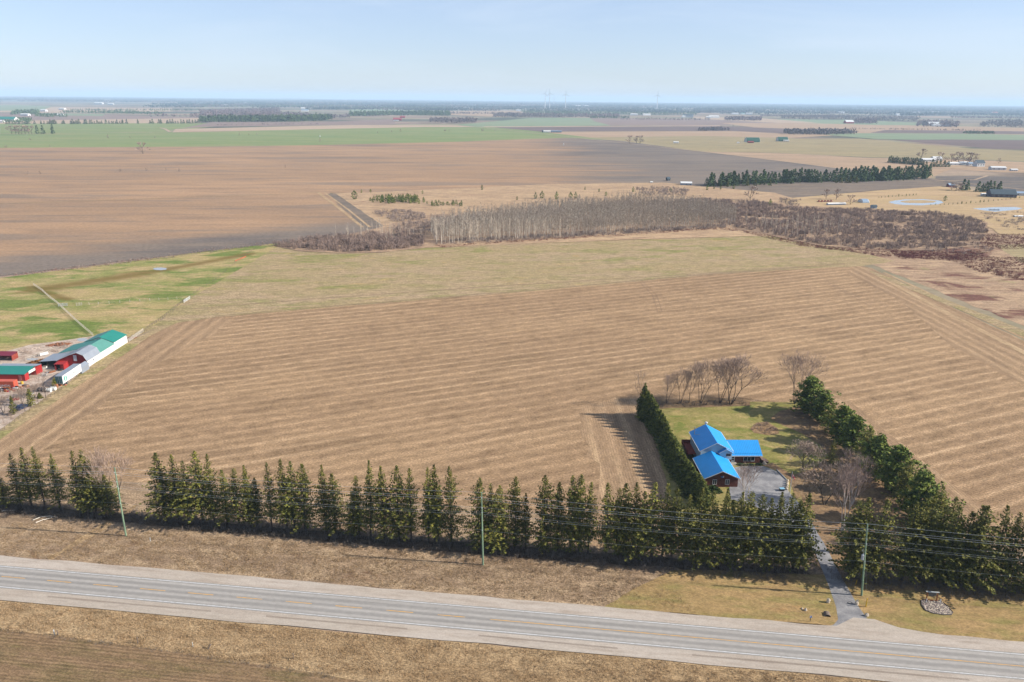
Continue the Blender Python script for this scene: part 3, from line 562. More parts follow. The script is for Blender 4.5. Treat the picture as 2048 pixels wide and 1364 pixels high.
# -- bare broadleaf tree
def bare_mesh(seed, h=11.0, spread=0.75, stems=1, up=0.55, lev=5, tm='bark', cm='twig', r0=0.2, first=0.28, kids=3, twigw=0.022):
    r = random.Random(seed); tr = MB(); cr = MB()
    def grow(p, d, L, rad, l):
        seg = 2 if l > 1 else 1; q = p
        for s in range(seg):
            d = (d+Vector((r.gauss(0, .10), r.gauss(0, .10), r.gauss(0, .06)))).normalized(); q2 = q+d*(L/seg)
            ra, rb = rad*(1-0.28*s/seg), rad*(1-0.28*(s+1)/seg)
            if l > lev-2-1 and l >= 3: tr.tube(q, q2, ra, rb, 5, 0, False)
            elif l >= 2: (tr if l >= lev-2 else cr).tube(q, q2, ra, rb, 3, 0, False)
            else:
                sd_ = d.orthogonal().normalized(); sd_.rotate(Matrix.Rotation(r.uniform(0, 3.1), 3, d)); w_ = max(rad, twigw)
                cr.face([q+sd_*w_, q-sd_*w_, q2-sd_*w_*0.4, q2+sd_*w_*0.4])
            q = q2
        if l == 0: return
        nk = kids+(1 if r.random() < 0.4 else 0)
        for k in range(nk):
            a = 2*math.pi*(k+r.random()*0.7)/nk; o1 = d.orthogonal().normalized(); o2 = d.cross(o1); sp = spread*r.uniform(0.55, 1.15)
            nd = (d+(o1*math.cos(a)+o2*math.sin(a))*sp+Vector((0, 0, up*0.35))).normalized(); grow(q, nd, L*r.uniform(0.62, 0.86), rad*0.6, l-1)
        if r.random() < 0.5: grow(p.lerp(q, 0.6), (d+Vector((r.gauss(0, .6), r.gauss(0, .6), .2))).normalized(), L*0.6, rad*0.4, max(0, l-2))
    tot = sum(0.74**i for i in range(lev)); L1 = h*(1-first)/tot/0.82
    for s in range(stems):
        a = 2*math.pi*s/max(1, stems)+r.uniform(-.4, .4); lean = 0.0 if stems == 1 else r.uniform(0.18, 0.5)
        d = Vector((lean*math.cos(a), lean*math.sin(a), 1)).normalized(); b = Vector((0.15*math.cos(a), 0.15*math.sin(a), 0)) if stems > 1 else Vector((0, 0, 0))
        e = b+d*h*first; tr.tube(b, e, r0, r0*0.8, 6, 0, False); grow(e, d, L1, r0*0.7, lev-1)
        if stems == 1:
            for k in range(3): a = r.uniform(0, 6.28); grow(e*r.uniform(.75, .98), Vector((math.cos(a)*spread*1.3, math.sin(a)*spread*1.3, 0.8)).normalized(), L1*0.8, r0*0.45, lev-2)
    return [('trunk', tr.mesh('bare_trunk', [M[tm]])), ('crown', cr.mesh('bare_crown', [M[cm]]))]
# -- aspen of the wood: straight pale stem, narrow bare crown, one mesh
def aspen_mesh(seed, h=14.0, rad=1.6, mb=None, at=(0, 0), s=1.0, full=True, stem=0.10):
    r = random.Random(seed); own = mb is None; mb = mb or MB(); ox, oy = at; h *= s
    top = (ox+r.uniform(-.5, .5), oy+r.uniform(-.5, .5), h*0.95); mb.tube((ox, oy, 0), top, stem*s, 0.03, 3, 0, False)
    for k in range(int(30 if full else 18)):
        t = r.uniform(0.34, 0.98); z = t*h; a = r.uniform(0, 6.28); L = rad*s*(1.15-t)*r.uniform(.6, 1.3)+0.3; bx, by = ox+(top[0]-ox)*t, oy+(top[1]-oy)*t
        p = Vector((bx, by, z)); q = p+Vector((L*math.cos(a), L*math.sin(a), L*r.uniform(0.7, 1.5))); sd_ = (q-p).cross(Vector((r.random(), r.random(), .3))).normalized()*(0.10 if full else 0.12)
        mb.face([p+sd_, p-sd_, q], 1); m = p.lerp(q, 0.5); q2 = m+Vector((r.gauss(0, .5), r.gauss(0, .5), r.uniform(.4, 1.1))); mb.face([m+sd_*.8, m-sd_*.8, q2], 1)
        q3 = m+Vector((r.gauss(0, .6), r.gauss(0, .6), r.uniform(.2, .9))); mb.face([m+sd_*.8, m-sd_*.8, q3], 1)
    return mb.mesh('aspen', [M['aspen'], M['aspen_twig']]) if own else None
def bush(mb, c, h, rad, r, n=26, w=0.07, m=0):
    for k in range(n):
        a = r.uniform(0, 6.28); q = rad*math.sqrt(r.random()); b = Vector((c.x+q*0.5*math.cos(a), c.y+q*0.5*math.sin(a), c.z if len(c) > 2 else 0)); e = Vector((c.x+q*1.1*math.cos(a), c.y+q*1.1*math.sin(a), h*r.uniform(.6, 1.05)*(1-0.35*(q/rad)**2)))
        sd_ = Vector((r.gauss(0, 1), r.gauss(0, 1), 0)).normalized()*w; mid = b.lerp(e, r.uniform(.45, .7)); mb.face([b+sd_, b-sd_, e], m)
        for j in range(2): e2 = mid+Vector((r.gauss(0, .35), r.gauss(0, .35), .45))*h*0.42; mb.face([mid+sd_, mid-sd_, e2], m)

# ------------------------------------------------------------------ the spruce row along the road
SP = [spruce_mesh(s, rad=rr, low=lo, dens=dd) for s, rr, lo, dd in ((1, 2.0, 2.6, 1), (2, 2.3, 2.0, 1.1), (3, 1.8, 3.4, .95), (4, 2.1, 1.6, 1.05), (5, 1.7, 2.8, 1.0), (6, 2.4, 3.0, .9))]
A0, B0 = G(60, 1018), G(2000, 1180)
rowL = [(-2, 958), (21, 907), (41, 896), (67, 893), (101, 910), (140, 904), (158, 901), (175, 921), (193, 935), (208, 950)]
rowM = [(314, 906), (341, 911), (361, 922), (388, 905), (413, 909), (443, 941), (467, 938), (486, 931), (505, 958), (531, 926), (562, 919), (579, 923), (600, 929), (644, 932), (664, 948), (703, 985), (713, 952), (734, 922), (763, 932), (792, 933), (818, 938), (853, 932), (866, 929), (875, 975), (900, 931), (962, 956)]
rowN = [(981, 968), (1001, 972), (1032, 955), (1053, 987), (1090, 953), (1119, 966), (1145, 945), (1164, 948), (1182, 964), (1219, 966), (1239, 978), (1255, 968), (1274, 967), (1292, 985), (1314, 958), (1334, 970), (1354, 977), (1378, 990), (1409, 975), (1426, 984), (1451, 976), (1468, 1000), (1485, 987), (1502, 981), (1527, 992), (1548, 997), (1565, 985), (1587, 989), (1604, 1002), (1617, 988)]
rowR = [(1722, 1000), (1741, 968), (1777, 990), (1832, 1003), (1850, 1020), (1870, 992), (1892, 1010), (1921, 1012), (1944, 1025), (1967, 1007), (1980, 1009), (2018, 1007), (2044, 1025), (2085, 1020), (2120, 1015), (2160, 1030), (2200, 1018), (2250, 1030)]
rnd = random.Random(11)
for nm, row, wd in (('left of the field gateway', rowL, 1.25), ('between the gateway and middle pole', rowM, 1.38), ('between the middle pole and driveway', rowN, 1.34), ('right of the driveway', rowR, 1.6)):
    for i, (px, py) in enumerate(row):
        off = Vector((0, rnd.uniform(-1.2, 1.2), 0)); b, h = top_on_line(px, py, A0+off, B0+off); h = max(8.5, min(19.5, h)); k = rnd.randrange(6)
        if wd > 1.5 and k in (2, 4): k = 1
        w_ = wd*rnd.uniform(0.72, 1.15)*(0.75+0.25*h/16)
        look = 'short thin' if h < 12.5 else 'slender' if w_ < 1.1 else 'tall broad' if h > 15.5 else 'dark'
        lab = f'{look} spruce, {ORD[i]} from left in the roadside row {nm}'
        tree_obj('spruce_tree', SP[k], b, rnd.uniform(0, 6.28), (w_, w_, h/16.0), lab, 'tree', 'spruces in the roadside row', rnd.uniform(-.025, .025))
# thin dead-looking suckers and dry brush under the row
mb = MB(); r = random.Random(5)
for k in range(2300):
    s = r.random(); px = -80+2300*s
    if 232 < px < 290 or 1618 < px < 1712: continue
    c = A0.lerp(B0, (px-60)/1940.0)+Vector((r.gauss(0, 1.2), r.gauss(-1.0, 1.6), 0)); bush(mb, c, r.uniform(0.5, 2.1), r.uniform(.5, 1.2), r, 10, 0.035)
tag(mb.build('undergrowth', M['dead']), 'grey dead brush and suckers in the shade under the roadside spruces', 'undergrowth', kind='stuff')
# ------------------------------------------------------------------ cedars down the left side of the lot
CE = [cedar_mesh(s, mat='cedar') for s in (1, 2, 3)]
A1, B1 = G(1283, 850), G(1348, 1000); A1.x = B1.x = (A1.x+B1.x)/2+1.0
ced = [(1291, 765), (1304, 788), (1312, 806), (1322, 815), (1331, 834), (1337, 852), (1344, 866), (1351, 884), (1355, 905), (1367, 925), (1379, 943), (1391, 955), (1405, 968)]
ced = [q for a_, b_ in zip(ced, ced[1:]) for q in (a_, ((a_[0]+b_[0])/2, (a_[1]+b_[1])/2+4))]+[ced[-1]]
prevY = None
for i, (px, py) in enumerate(ced):
    yy = 232.0-(232-176)*i/(len(ced)-1); b = Vector((G(px, 900).x, yy, 0)); r_ = ray(px, py); b.x = r_[0]*yy/r_[1]; h = H+r_[2]*yy/r_[1]; h = max(7.0, min(15.5, h))
    lab = f'dense green cedar, {ORD[i]} from the back in the tall hedge left of the blue-roofed house'
    tree_obj('cedar_tree', CE[i % 3], b, rnd.uniform(0, 6.28), (rnd.uniform(1.2, 1.5), rnd.uniform(1.15, 1.4), h/12.0*rnd.uniform(.86, 1.08)), lab, 'tree', 'cedars in the hedge beside the house')
# ------------------------------------------------------------------ white pines down the right side
PN = [pine_mesh(s) for s in (1, 2, 3)]
pin = [(1624, 760, 6.0), (1650, 792, 4.6), (1668, 815, 4.4), (1691, 818, 5.0), (1712, 838, 4.6), (1742, 858, 5.2), (1762, 878, 4.6), (1800, 900, 5.4), (1822, 925, 4.8), (1850, 952, 4.8), (1885, 978, 4.6), (1912, 1000, 4.4)]
for i, (px, py, rad) in enumerate(pin):
    yy = 236.0-(236-152)*i/(len(pin)-1); r_ = ray(px, py); b = Vector((r_[0]*yy/r_[1], yy, 0)); h = max(9.0, min(18.0, H+r_[2]*yy/r_[1]))
    lab = f'bushy green pine, {ORD[i]} from the back in the screen right of the blue-roofed house'
    if i % 3 == 2 or i == 10:
        tree_obj('spruce_tree', SP[1], b, rnd.uniform(0, 6.28), (rad/3.1, rad/3.1, h*1.05/16), lab.replace('bushy green pine', 'pointed dark spruce'), 'tree', 'evergreens screening the right side of the lot'); continue
    tree_obj('pine_tree', PN[i % 3], b, rnd.uniform(0, 6.28), (rad/4.2*rnd.uniform(1.0, 1.3), rad/4.2*rnd.uniform(1.0, 1.25), h/13.0), lab, 'tree', 'evergreens screening the right side of the lot')
# ------------------------------------------------------------------ bare trees round the house
BT = {'maple': bare_mesh(3, 11, .55, 4, .6, 6, first=.14, cm='twig_pink', r0=.13, kids=3), 'maple2': bare_mesh(7, 10, .5, 3, .7, 6, first=.16, cm='twig_pink', r0=.12, kids=3),
      'round': bare_mesh(9, 8, .85, 3, .3, 6, first=.08, cm='twig', r0=.15, kids=3, twigw=.045), 'round2': bare_mesh(12, 9, .75, 2, .4, 6, first=.12, cm='twig', r0=.17, kids=3, twigw=.045),
      'birch': bare_mesh(15, 11, .5, 3, .7, 6, first=.16, tm='birch', cm='twig_red', r0=.2, kids=3, twigw=.015), 'thin': bare_mesh(18, 9, .45, 1, .7, 5, first=.3, r0=.1, kids=3)}
def btree(kind, base, top, wide, label, name='bare_tree', group=None, hb=11.0, cat='tree'):
    b = G(*base); h = top_from(b, *top); hh = {'maple': 11, 'maple2': 10, 'round': 8, 'round2': 9, 'birch': 11, 'thin': 9}[kind]
    return tree_obj(name, BT[kind], b, rnd.uniform(0, 6.28), (h/hh*wide, h/hh*wide, h/hh), label, cat, group)
gb = 'bare trees along the back of the lot'
btree('thin', (1280, 812), (1279, 752), .8, 'thin bare tree behind the tip of the cedar hedge', group=gb)
btree('maple2', (1333, 807), (1327, 758), .8, 'small bare tree at the left end of the line behind the lawn', group=gb)
btree('maple2', (1361, 807), (1357, 750), .85, 'bare multi-stemmed tree second from left behind the lawn', group=gb)
btree('thin', (1378, 806), (1380, 742), .8, 'narrow straight bare tree between two spreading ones behind the lawn', group=gb)
btree('maple', (1401, 807), (1400, 735), .9, 'spreading bare tree third from the right behind the lawn', group=gb)
btree('maple2', (1440, 807), (1430, 733), .95, 'leaning bare tree just left of the widest one behind the lawn', group=gb)
btree('maple', (1461, 809), (1466, 728), 1.15, 'widest bare tree, fanning from the ground behind the lawn', group=gb)
btree('maple', (1589, 808), (1592, 722), .85, 'tall bare tree beside the rearmost pine', group=gb)
btree('round', (1606, 940), (1606, 892), 1.1, 'low wide bare tree right of the parking pad, its left limbs nearly horizontal')
btree('round2', (1649, 1010), (1640, 930), .95, 'round bare tree behind the flagpole with a brown haze of twigs')
btree('birch', (1684, 1062), (1680, 955), .75, 'white-barked birch forking low beside the driveway', 'birch_tree')
btree('birch', (1704, 1008), (1706, 925), .8, 'white-barked birch in front of the pines', 'birch_tree')
btree('birch', (1488, 1012), (1478, 942), .8, 'white-barked birch in front of the garage', 'birch_tree')
btree('maple2', (236, 1022), (232, 918), .9, 'bare spreading tree in the gap of the roadside row behind the leaning pole')
tree_obj('spruce_tree', SP[3], G(1660, 935), 1.0, (.6, .6, .55), 'small lone spruce between the wide bare tree and the pines', 'tree')
btree('thin', (1617, 998), (1616, 955), .6, 'small bare sapling just right of the flagpole')
# shrubs round the house
def shrub(name, px, py, w, d, h, mat, label, n=420, size=(.16, .3), z0=0.0):
    c = G(px, py); mb = MB(); r = random.Random(int(px*7+py))
    for k in range(n):
        a = r.uniform(0, 6.28); e = r.random(); q = math.sqrt(r.random()); lump = 0.8+0.25*math.sin(a*3+px)
        mb.tri((w/2*q*lump*math.cos(a), d/2*q*lump*math.sin(a), h*(1-q*q*0.75)*(0.35+0.65*e)), r.uniform(*size), r)
    return tag(mb.build(name, M[mat], None, (c.x, c.y, z0)), label, 'shrub')
M['juniper'] = leafmat('juniper_leaves', S(92, 116, 56), S(66, 92, 50), var=.1)
shrub('foundation_shrub', 1482, 931, 3.2, 1.5, .8, 'juniper', 'low green juniper under the wall left of the big front window')
shrub('foundation_shrub', 1501, 931.5, 3.0, 1.6, .7, 'juniper', 'low green juniper directly below the big front window')
shrub('foundation_shrub', 1516, 931, 2.4, 1.3, .8, 'juniper', 'low green juniper at the right corner of the brick wall')
shrub('evergreen_shrub', 1424, 984, 6.5, 3.0, 2.0, 'juniper', 'wide green shrub in front of the garage windows', 1100, (.22, .4))
shrub('evergreen_shrub', 1395, 982, 3.0, 2.5, 2.2, 'juniper', 'rounded green shrub at the left corner of the garage', 700, (.2, .36))
mb = MB(); r = random.Random(6)
for p in scatter([(1502, 860), (1512, 848), (1533, 846), (1554, 860), (1550, 868), (1520, 869)], 60, r): bush(mb, p, r.uniform(.6, 1.2), .5, r, 12, .03)
tag(mb.build('twiggy_bed', M['twig_pink']), 'bed of bare pinkish shrubs on the back lawn', 'shrub bed', kind='stuff')
mb = MB()
for p in scatter([(1300, 815), (1300, 806), (1480, 802), (1495, 806), (1480, 812)], 150, r): bush(mb, p, r.uniform(.5, 1.5), .6, r, 10, .03)
tag(mb.build('undergrowth', M['dead']), 'dry brush at the feet of the bare trees behind the lawn', 'undergrowth', kind='stuff')
mb = MB()
for p in scatter([(1592, 1118), (1625, 1110), (1640, 1140), (1610, 1150)], 40, r): bush(mb, p, r.uniform(.7, 1.5), .6, r, 12, .03)
for p in scatter([(1660, 1085), (1690, 1070), (1715, 1085), (1690, 1105)], 30, r): bush(mb, p, r.uniform(.7, 1.7), .6, r, 12, .03)
tag(mb.build('undergrowth', M['twig']), 'bare purple-brown brush either side of the driveway mouth', 'undergrowth', kind='stuff')
# ------------------------------------------------------------------ the wood in the middle distance
AS = [aspen_mesh(s, rad=rr) for s, rr in ((1, 1.5), (2, 1.8), (3, 1.3), (4, 2.0), (5, 1.6))]
r = random.Random(21)
bigwood = [(872, 490), (1000, 481), (1120, 475), (1250, 466), (1380, 458), (1470, 452), (1470, 436), (1400, 420), (1280, 412), (1100, 424), (960, 440), (860, 462)]
pts = scatter(bigwood, 3200, r, 1.2); pts.sort(key=lambda p: p.y)
front = pts[:215]; rest = pts[215:]
right = scatter([(1500, 462), (1600, 482), (1700, 470), (1720, 458), (1560, 448), (1490, 452)], 70, r, 2.2)
left = scatter([(640, 482), (770, 490), (850, 484), (800, 462), (700, 466)], 34, r, 3)
def put_aspen(p, s, label, group):
    o = bpy.data.objects.new('aspen_tree', AS[r.randrange(5)]); link(o); o.location = p; o.rotation_euler = (0, 0, r.uniform(0, 6.28)); o.scale = (s*.95, s*.95, s); tag(o, label, 'tree', group)
for p in front: put_aspen(p, r.uniform(.78, 1.12)+.25*mnoise.noise(p*.03), 'pale bare aspen in the front edge of the wood behind the hayfield', 'aspens in the front of the wood')
for p in right: put_aspen(p, r.uniform(.6, .85), 'pale bare aspen standing in the brush right of the wood', 'aspens in the brush right of the wood')
for p in left: put_aspen(p, r.uniform(.55, .8), 'thin bare aspen rising from the brush at the left end of the wood', 'aspens left of the wood')
mb = MB()
for i, p in enumerate(rest): aspen_mesh(100+i, mb=mb, at=(p.x, p.y), s=r.uniform(.72, 1.1)+.28*mnoise.noise(p*.03), full=False, stem=.11)
tag(mb.build('aspen_wood', [M['aspen'], M['aspen_twig']]), 'inner mass of the bare grey aspen wood beyond the hayfield', 'wood', kind='stuff')
def thicket(polys, per, hr, rr, mat, label, n=14, w=.07, name='thicket', seed=1, mind=0, gate=-9):
    mb = MB(); r = random.Random(seed)
    for pl in polys:
        P = [G(*p) for p in pl]; ar = abs(sum(P[i].x*P[(i+1) % len(P)].y-P[(i+1) % len(P)].x*P[i].y for i in range(len(P))))/2
        for p in scatter(P, int(ar/per), r, mind):
            if mnoise.noise(p*0.045+Vector((7, 3, 0)))+.5*mnoise.noise(p*.15) < gate: continue
            k = 0.6+0.8*(0.5+0.9*mnoise.noise(p*0.06)); bush(mb, p, r.uniform(*hr)*max(.4, k), r.uniform(*rr), r, n, w)
    return tag(mb.build(name, M[mat]), label, 'brush', kind='stuff')
thicket([[(548, 492), (620, 480), (700, 474), (800, 468), (850, 478), (845, 494), (760, 503), (690, 505), (600, 500)]], 5, (3.0, 6.5), (1.4, 2.5), 'brush_dark', 'rounded grey-brown brush at the left end of the wood', 18, .08)
thicket([[(745, 425), (800, 420), (850, 428), (850, 440), (790, 445)], [(850, 440), (960, 430), (1100, 420), (1280, 405), (1300, 412), (1100, 430), (960, 446), (860, 466), (800, 470), (780, 456)]], 8, (2.0, 4.5), (1.2, 2.2), 'brush', 'grey brush along the back of the aspen wood', 14, .09, seed=2)
thicket([[(1300, 408), (1400, 398), (1520, 405), (1600, 418), (1700, 418), (1860, 425), (1960, 440), (1975, 462), (1960, 490), (1880, 498), (1760, 500), (1640, 490), (1530, 466), (1450, 452), (1400, 430)]], 9, (1.8, 4.8), (1.3, 2.4), 'brush_dark', 'wide dark thicket of bare shrubs right of the aspen wood', 17, .1, seed=3, gate=-.42)
thicket([[(1960, 425), (2060, 425), (2200, 430), (2200, 470), (2048, 462), (1985, 450)], [(1850, 500), (1960, 492), (2000, 500), (1960, 512), (1850, 508)]], 14, (1.2, 3.0), (1.2, 2.0), 'brush', 'patchy bare shrubs at the right edge of the marsh', 12, .08, seed=4, gate=-.1)
thicket([[(1270, 378), (1330, 374), (1380, 380), (1370, 392), (1290, 392)], [(1560, 398), (1600, 400), (1600, 412), (1560, 412)]], 12, (2, 4), (1.2, 2), 'brush', 'grey shrubs on the dry grassland behind the wood', 12, .09, seed=8)
thicket([[(870, 492), (1000, 483), (1250, 468), (1450, 455), (1520, 466), (1640, 492), (1880, 505), (1960, 500), (1980, 520), (1900, 522), (1760, 512), (1600, 492), (1500, 468), (1440, 459), (1250, 472), (1000, 487), (880, 496)],
         [(1880, 512), (2048, 515), (2300, 530), (2300, 590), (2048, 562), (1960, 545)], [(1780, 500), (1980, 505), (1900, 520), (1800, 518)], [(1960, 470), (2200, 465), (2200, 500), (1960, 498)]], 2.6, (.6, 1.5), (.8, 1.5), 'brush_red', 'low reddish osier stems fringing the wood and marsh', 10, .06, seed=5)
thicket([[(0, 556), (0, 549), (200, 527), (330, 510), (540, 482), (545, 489), (330, 518), (200, 534)]], 4.5, (.6, 1.8), (.6, 1.2), 'brush', 'scrubby brush along the fence between the pasture and the big brown field', 10, .05, 'hedgerow', 6)
thicket([[(30, 552), (200, 534), (330, 516), (330, 512), (200, 529), (30, 548)]], 8, (.5, 1.2), (.6, 1), 'brush_red', 'reddish weeds along the pasture fence', 9, .05, 'hedgerow', 7)
thicket([[(870, 491), (1000, 484), (1250, 469), (1450, 456), (1450, 449), (1250, 461), (1000, 476), (870, 483)]], 5, (1.5, 3.6), (1.0, 1.8), 'brush', 'low brush under the front edge of the aspen wood', 14, .08, seed=12)
thicket([[(95, 700), (120, 688), (150, 686), (140, 696), (110, 706)], [(30, 712), (50, 700), (62, 703), (45, 718)], [(60, 800), (100, 775), (112, 778), (75, 806)], [(0, 845), (40, 815), (50, 820), (8, 856)]], 2.5, (.6, 2.2), (.6, 1.2), 'twig', 'bare twiggy scrub round the farmyard', 12, .035, seed=14)
# rough grass and weeds of the verges
def tufts(poly, per, hr, mat, label, seed, name='dry_grass', n=5, w=.035):
    mb = MB(); r = random.Random(seed); P = poly; ar = abs(sum(P[i].x*P[(i+1) % len(P)].y-P[(i+1) % len(P)].x*P[i].y for i in range(len(P))))/2
    for p in scatter(P, int(ar/per), r):
        if mnoise.noise(p*0.35) < -0.25: continue
        h = r.uniform(*hr)*(0.6+0.9*abs(mnoise.noise(p*0.5)))
        for k in range(n):
            b = p+Vector((r.gauss(0, .16), r.gauss(0, .16), 0)); e = b+Vector((r.gauss(0, .22), r.gauss(0, .22), h)); sd_ = Vector((r.gauss(0, 1), r.gauss(0, 1), 0)).normalized()*w; mb.face([b+sd_, b-sd_, e])
    return tag(mb.build(name, M[mat]), label, 'grass', kind='stuff')
M['drygrass'] = leafmat('dry_grass_blades', S(190, 160, 120), S(154, 126, 94), var=.05)
M['palegrass'] = leafmat('pale_grass_blades', S(214, 184, 144), S(184, 150, 110), var=.05)
tufts([RP(-120, -4.3), RP(40, -4.3), RP(33, -14), RP(20, -19), RP(-120, -17)], .16, (.2, .5), 'drygrass', 'rough tan grass between the road shoulder and the spruces', 1)
tufts([RP(-120, 11.2), RP(100, 11.0), RP(100, 30), RP(0, 24), RP(-60, 20), RP(-120, 18.4)], .14, (.2, .55), 'palegrass', 'pale matted grass between the road and the near field', 2)
tufts([RP(-110, 18.3), RP(-55, 20.3), RP(0, 24.2), RP(0, 25.2), RP(-55, 21.2), RP(-110, 19.1)], .25, (.3, .6), 'dead', 'dark weeds along the edge of the near field', 3)
# ------------------------------------------------------------------ young pines, distant trees
def simple_conifer(seed, h=10.0, rad=2.6, n=130, rounded=False, mb=None, at=(0, 0), s=1.0, mat='farpine'):
    r = random.Random(seed); own = mb is None; mb = mb or MB(); hh = h*s; mb.tube((at[0], at[1], 0), (at[0], at[1], hh*.8), .16*s, .05, 3, 1, False)
    for k in range(n):
        t = r.random()**1.25; a = r.uniform(0, 6.28); rr = rad*s*((1-t)**.75 if not rounded else math.sin(math.pi*min(1, t+.12))**.7)*r.uniform(.55, 1.08)
        mb.tri((at[0]+rr*math.cos(a), at[1]+rr*math.sin(a), .6*s+t*(hh-.6*s)), s*h*0.11*r.uniform(.8, 1.4), r, 0, .2)
    return mb.mesh('conifer', [M[mat], M['bark']]) if own else None
CF = [simple_conifer(s, rad=rr) for s, rr in ((1, 2.4), (2, 2.9), (3, 2.1), (4, 2.6))]
CFY = [simple_conifer(s, rad=rr, mat='needle_y') for s, rr in ((5, 2.4), (6, 2.8))]
CFG = [simple_conifer(s, rad=rr, rounded=True, mat='pine') for s, rr in ((7, 2.6), (8, 3.2))]
def put(mesh, name, p, h, label, group=None, hb=10.0, w=1.0, cat='tree'):
    o = bpy.data.objects.new(name, mesh); link(o); o.location = p; o.rotation_euler = (0, 0, r.uniform(0, 6.28)); s = h/hb; o.scale = (s*w, s*w, s); return tag(o, label, cat, group)
r = random.Random(31)
# conifer plantation beside the grey field
for poly, n, hr in (([(1412, 374), (1500, 371), (1690, 363), (1690, 359), (1500, 365), (1412, 369)], 105, (9, 17)), ([(1690, 366), (1860, 358), (1858, 352), (1700, 357)], 85, (10, 18))):
    for p in scatter(poly, n, r, 2.6): put(CF[r.randrange(4)], 'conifer_tree', p, r.uniform(*hr), 'dark green conifer in the long plantation beyond the thicket', 'conifers of the plantation', w=1.15)
for px, py in ((1420, 372), (1455, 374), (1494, 372), (1510, 372), (1540, 372), (1672, 366), (1682, 366), (1692, 366), (1700, 366), (1712, 366)):
    put(CFY[r.randrange(2)], 'conifer_tree', G(px, py), r.uniform(7, 10), 'yellow-green young conifer along the sunny edge of the plantation', 'yellowish conifers edging the plantation')
for px, py, h in ((1414, 378), (1428, 377), (1441, 377), (1467, 377)) and ((1414, 380, 6), (1428, 378, 5), (1441, 379, 5), (1467, 378, 6), (1540, 412, 7)):
    put(CFG[0], 'young_conifer', G(px, py), h, 'small rounded conifer standing just in front of the plantation', 'small conifers in front of the plantation')
# young pine grove on the dry grassland
for p in scatter([(730, 402), (760, 398), (830, 396), (855, 402), (845, 408), (760, 408)], 70, r, 2.2): put(CFG[r.randrange(2)], 'young_pine', p, r.uniform(3.5, 6), 'bright green young pine in the grove at the corner of the dry grassland', 'young pines in the grove', w=1.1)
for p in scatter([(850, 408), (880, 406), (925, 408), (925, 413), (870, 414)], 26, r, 2): put(CFG[r.randrange(2)], 'young_pine', p, r.uniform(2, 4.5), 'low young pine in the sparse strip right of the grove', 'low young pines right of the grove', w=1.1)
put(CFG[1], 'pine_tree', G(709, 399), 9.5, 'single bushy pine at the corner where the track meets the grassland', w=1.1)
for i, (px, py, h) in enumerate(((723, 386, 4), (741, 385, 4), (964, 380, 6), (845, 388, 4), (1071, 398, 7), (1084, 397, 8), (1113, 399, 8), (1141, 397, 7), (1151, 397, 7), (1198, 384, 4), (1170, 380, 4), (1212, 392, 5), (1266, 384, 6), (1341, 384, 5), (1034, 400, 4))):
    put(CFG[i % 2], 'young_pine', G(px, py), h, 'small conifer standing alone on the dry grassland behind the wood', 'scattered conifers on the dry grassland', w=1.0)
# small pines round the ponds
for i, (x0, y0, x1, y1, n) in enumerate(((1757, 396, 1832, 391, 12), (1862, 411, 2048, 395, 22))):
    for k in range(n):
        t = k/(n-1); p = G(x0+(x1-x0)*t+r.uniform(-1, 1), y0+(y1-y0)*t**(1 if i == 0 else 1.6)); put(CFG[0], 'young_pine', p, r.uniform(1.6, 3.2), ('tiny planted pine in the row behind the round pond', 'small planted pine in the row in front of the dark house')[i], ('planted pines behind the pond', 'planted pines in front of the dark house')[i])
put(CFG[1], 'pine_tree', G(1890, 402), 6.0, 'single pine at the right end of the round pond')
for px, h in ((1926, 13), (1934, 12), (1956, 12), (1964, 10), (1972, 12), (1978, 13), (1986, 12), (1998, 12), (1994, 9)):
    put(CF[r.randrange(4)], 'conifer_tree', G(px, 384 if px > 1940 else 381), h, 'dark conifer in the clump behind the dark house', 'conifers behind the dark house', w=1.3)
# trees of the farmstead at right
for k in range(20): put(CF[r.randrange(4)], 'conifer_tree', G(1778+k*3.6, 325+k*0.3), r.uniform(9, 12), 'dark conifer in the windbreak left of the white farm buildings', 'windbreak of the white farm', w=1.3)
for px in (1852, 1864, 1872, 1880, 1888, 1896): put(CF[r.randrange(4)], 'conifer_tree', G(px, 334), r.uniform(9, 13), 'dark conifer in the clump in front of the white farm', 'conifer clump of the white farm', w=1.3)
BM = [x for x in (bare_mesh(40, 12, .6, 1, .5, 4, first=.2, cm='twig', r0=.28, kids=3, twigw=.26), bare_mesh(41, 12, .7, 1, .4, 4, first=.16, cm='twig_pink', r0=.28, kids=3, twigw=.26))]
def bigbare(px, py, h, label, w=1.0, group=None, name='bare_tree'): return tree_obj(name, BM[r.randrange(2)], G(px, py), r.uniform(0, 6.28), (h/12*w, h/12*w, h/12), label, 'tree', group)
for px, py, h in ((1842, 318, 17), (1880, 326, 16), (1902, 326, 14), (1916, 329, 18), (1926, 329, 18), (1938, 330, 19), (1946, 328, 16)): bigbare(px, py, h, 'large bare tree standing among the white farm buildings', 1.2, 'bare trees of the white farm')
bigbare(1997, 327, 8, 'small bare tree behind the long white shed'); bigbare(286, 308, 18, 'lone bare tree in the middle of the big brown field', 1.2)
bigbare(1500, 400, 13, 'bare clump-shaped tree rising from the thicket below the plantation', 1.3)
for px in (1259, 1273, 1280): bigbare(px, 287.5, 17, 'bare tree in the trio where the dirt road bends', 1.1, 'bare trees at the road bend')
for px, py in ((1903, 380), (1912, 382), (1918, 382)): bigbare(px, py, 8, 'dense low bare tree beside the small red barn', 1.6, 'bare trees by the small red barn')
for px, py, h in ((359, 344, 4), (55, 349, 4), (80, 349, 4), (240, 344, 4), (292, 343, 4), (332, 341, 3), (571, 336, 4), (1652, 398, 9), (1672, 400, 10), (1700, 410, 9)): bigbare(px, py, h, 'small bare bush or tree standing alone in the open fields', 1.2, 'lone bushes in the fields')
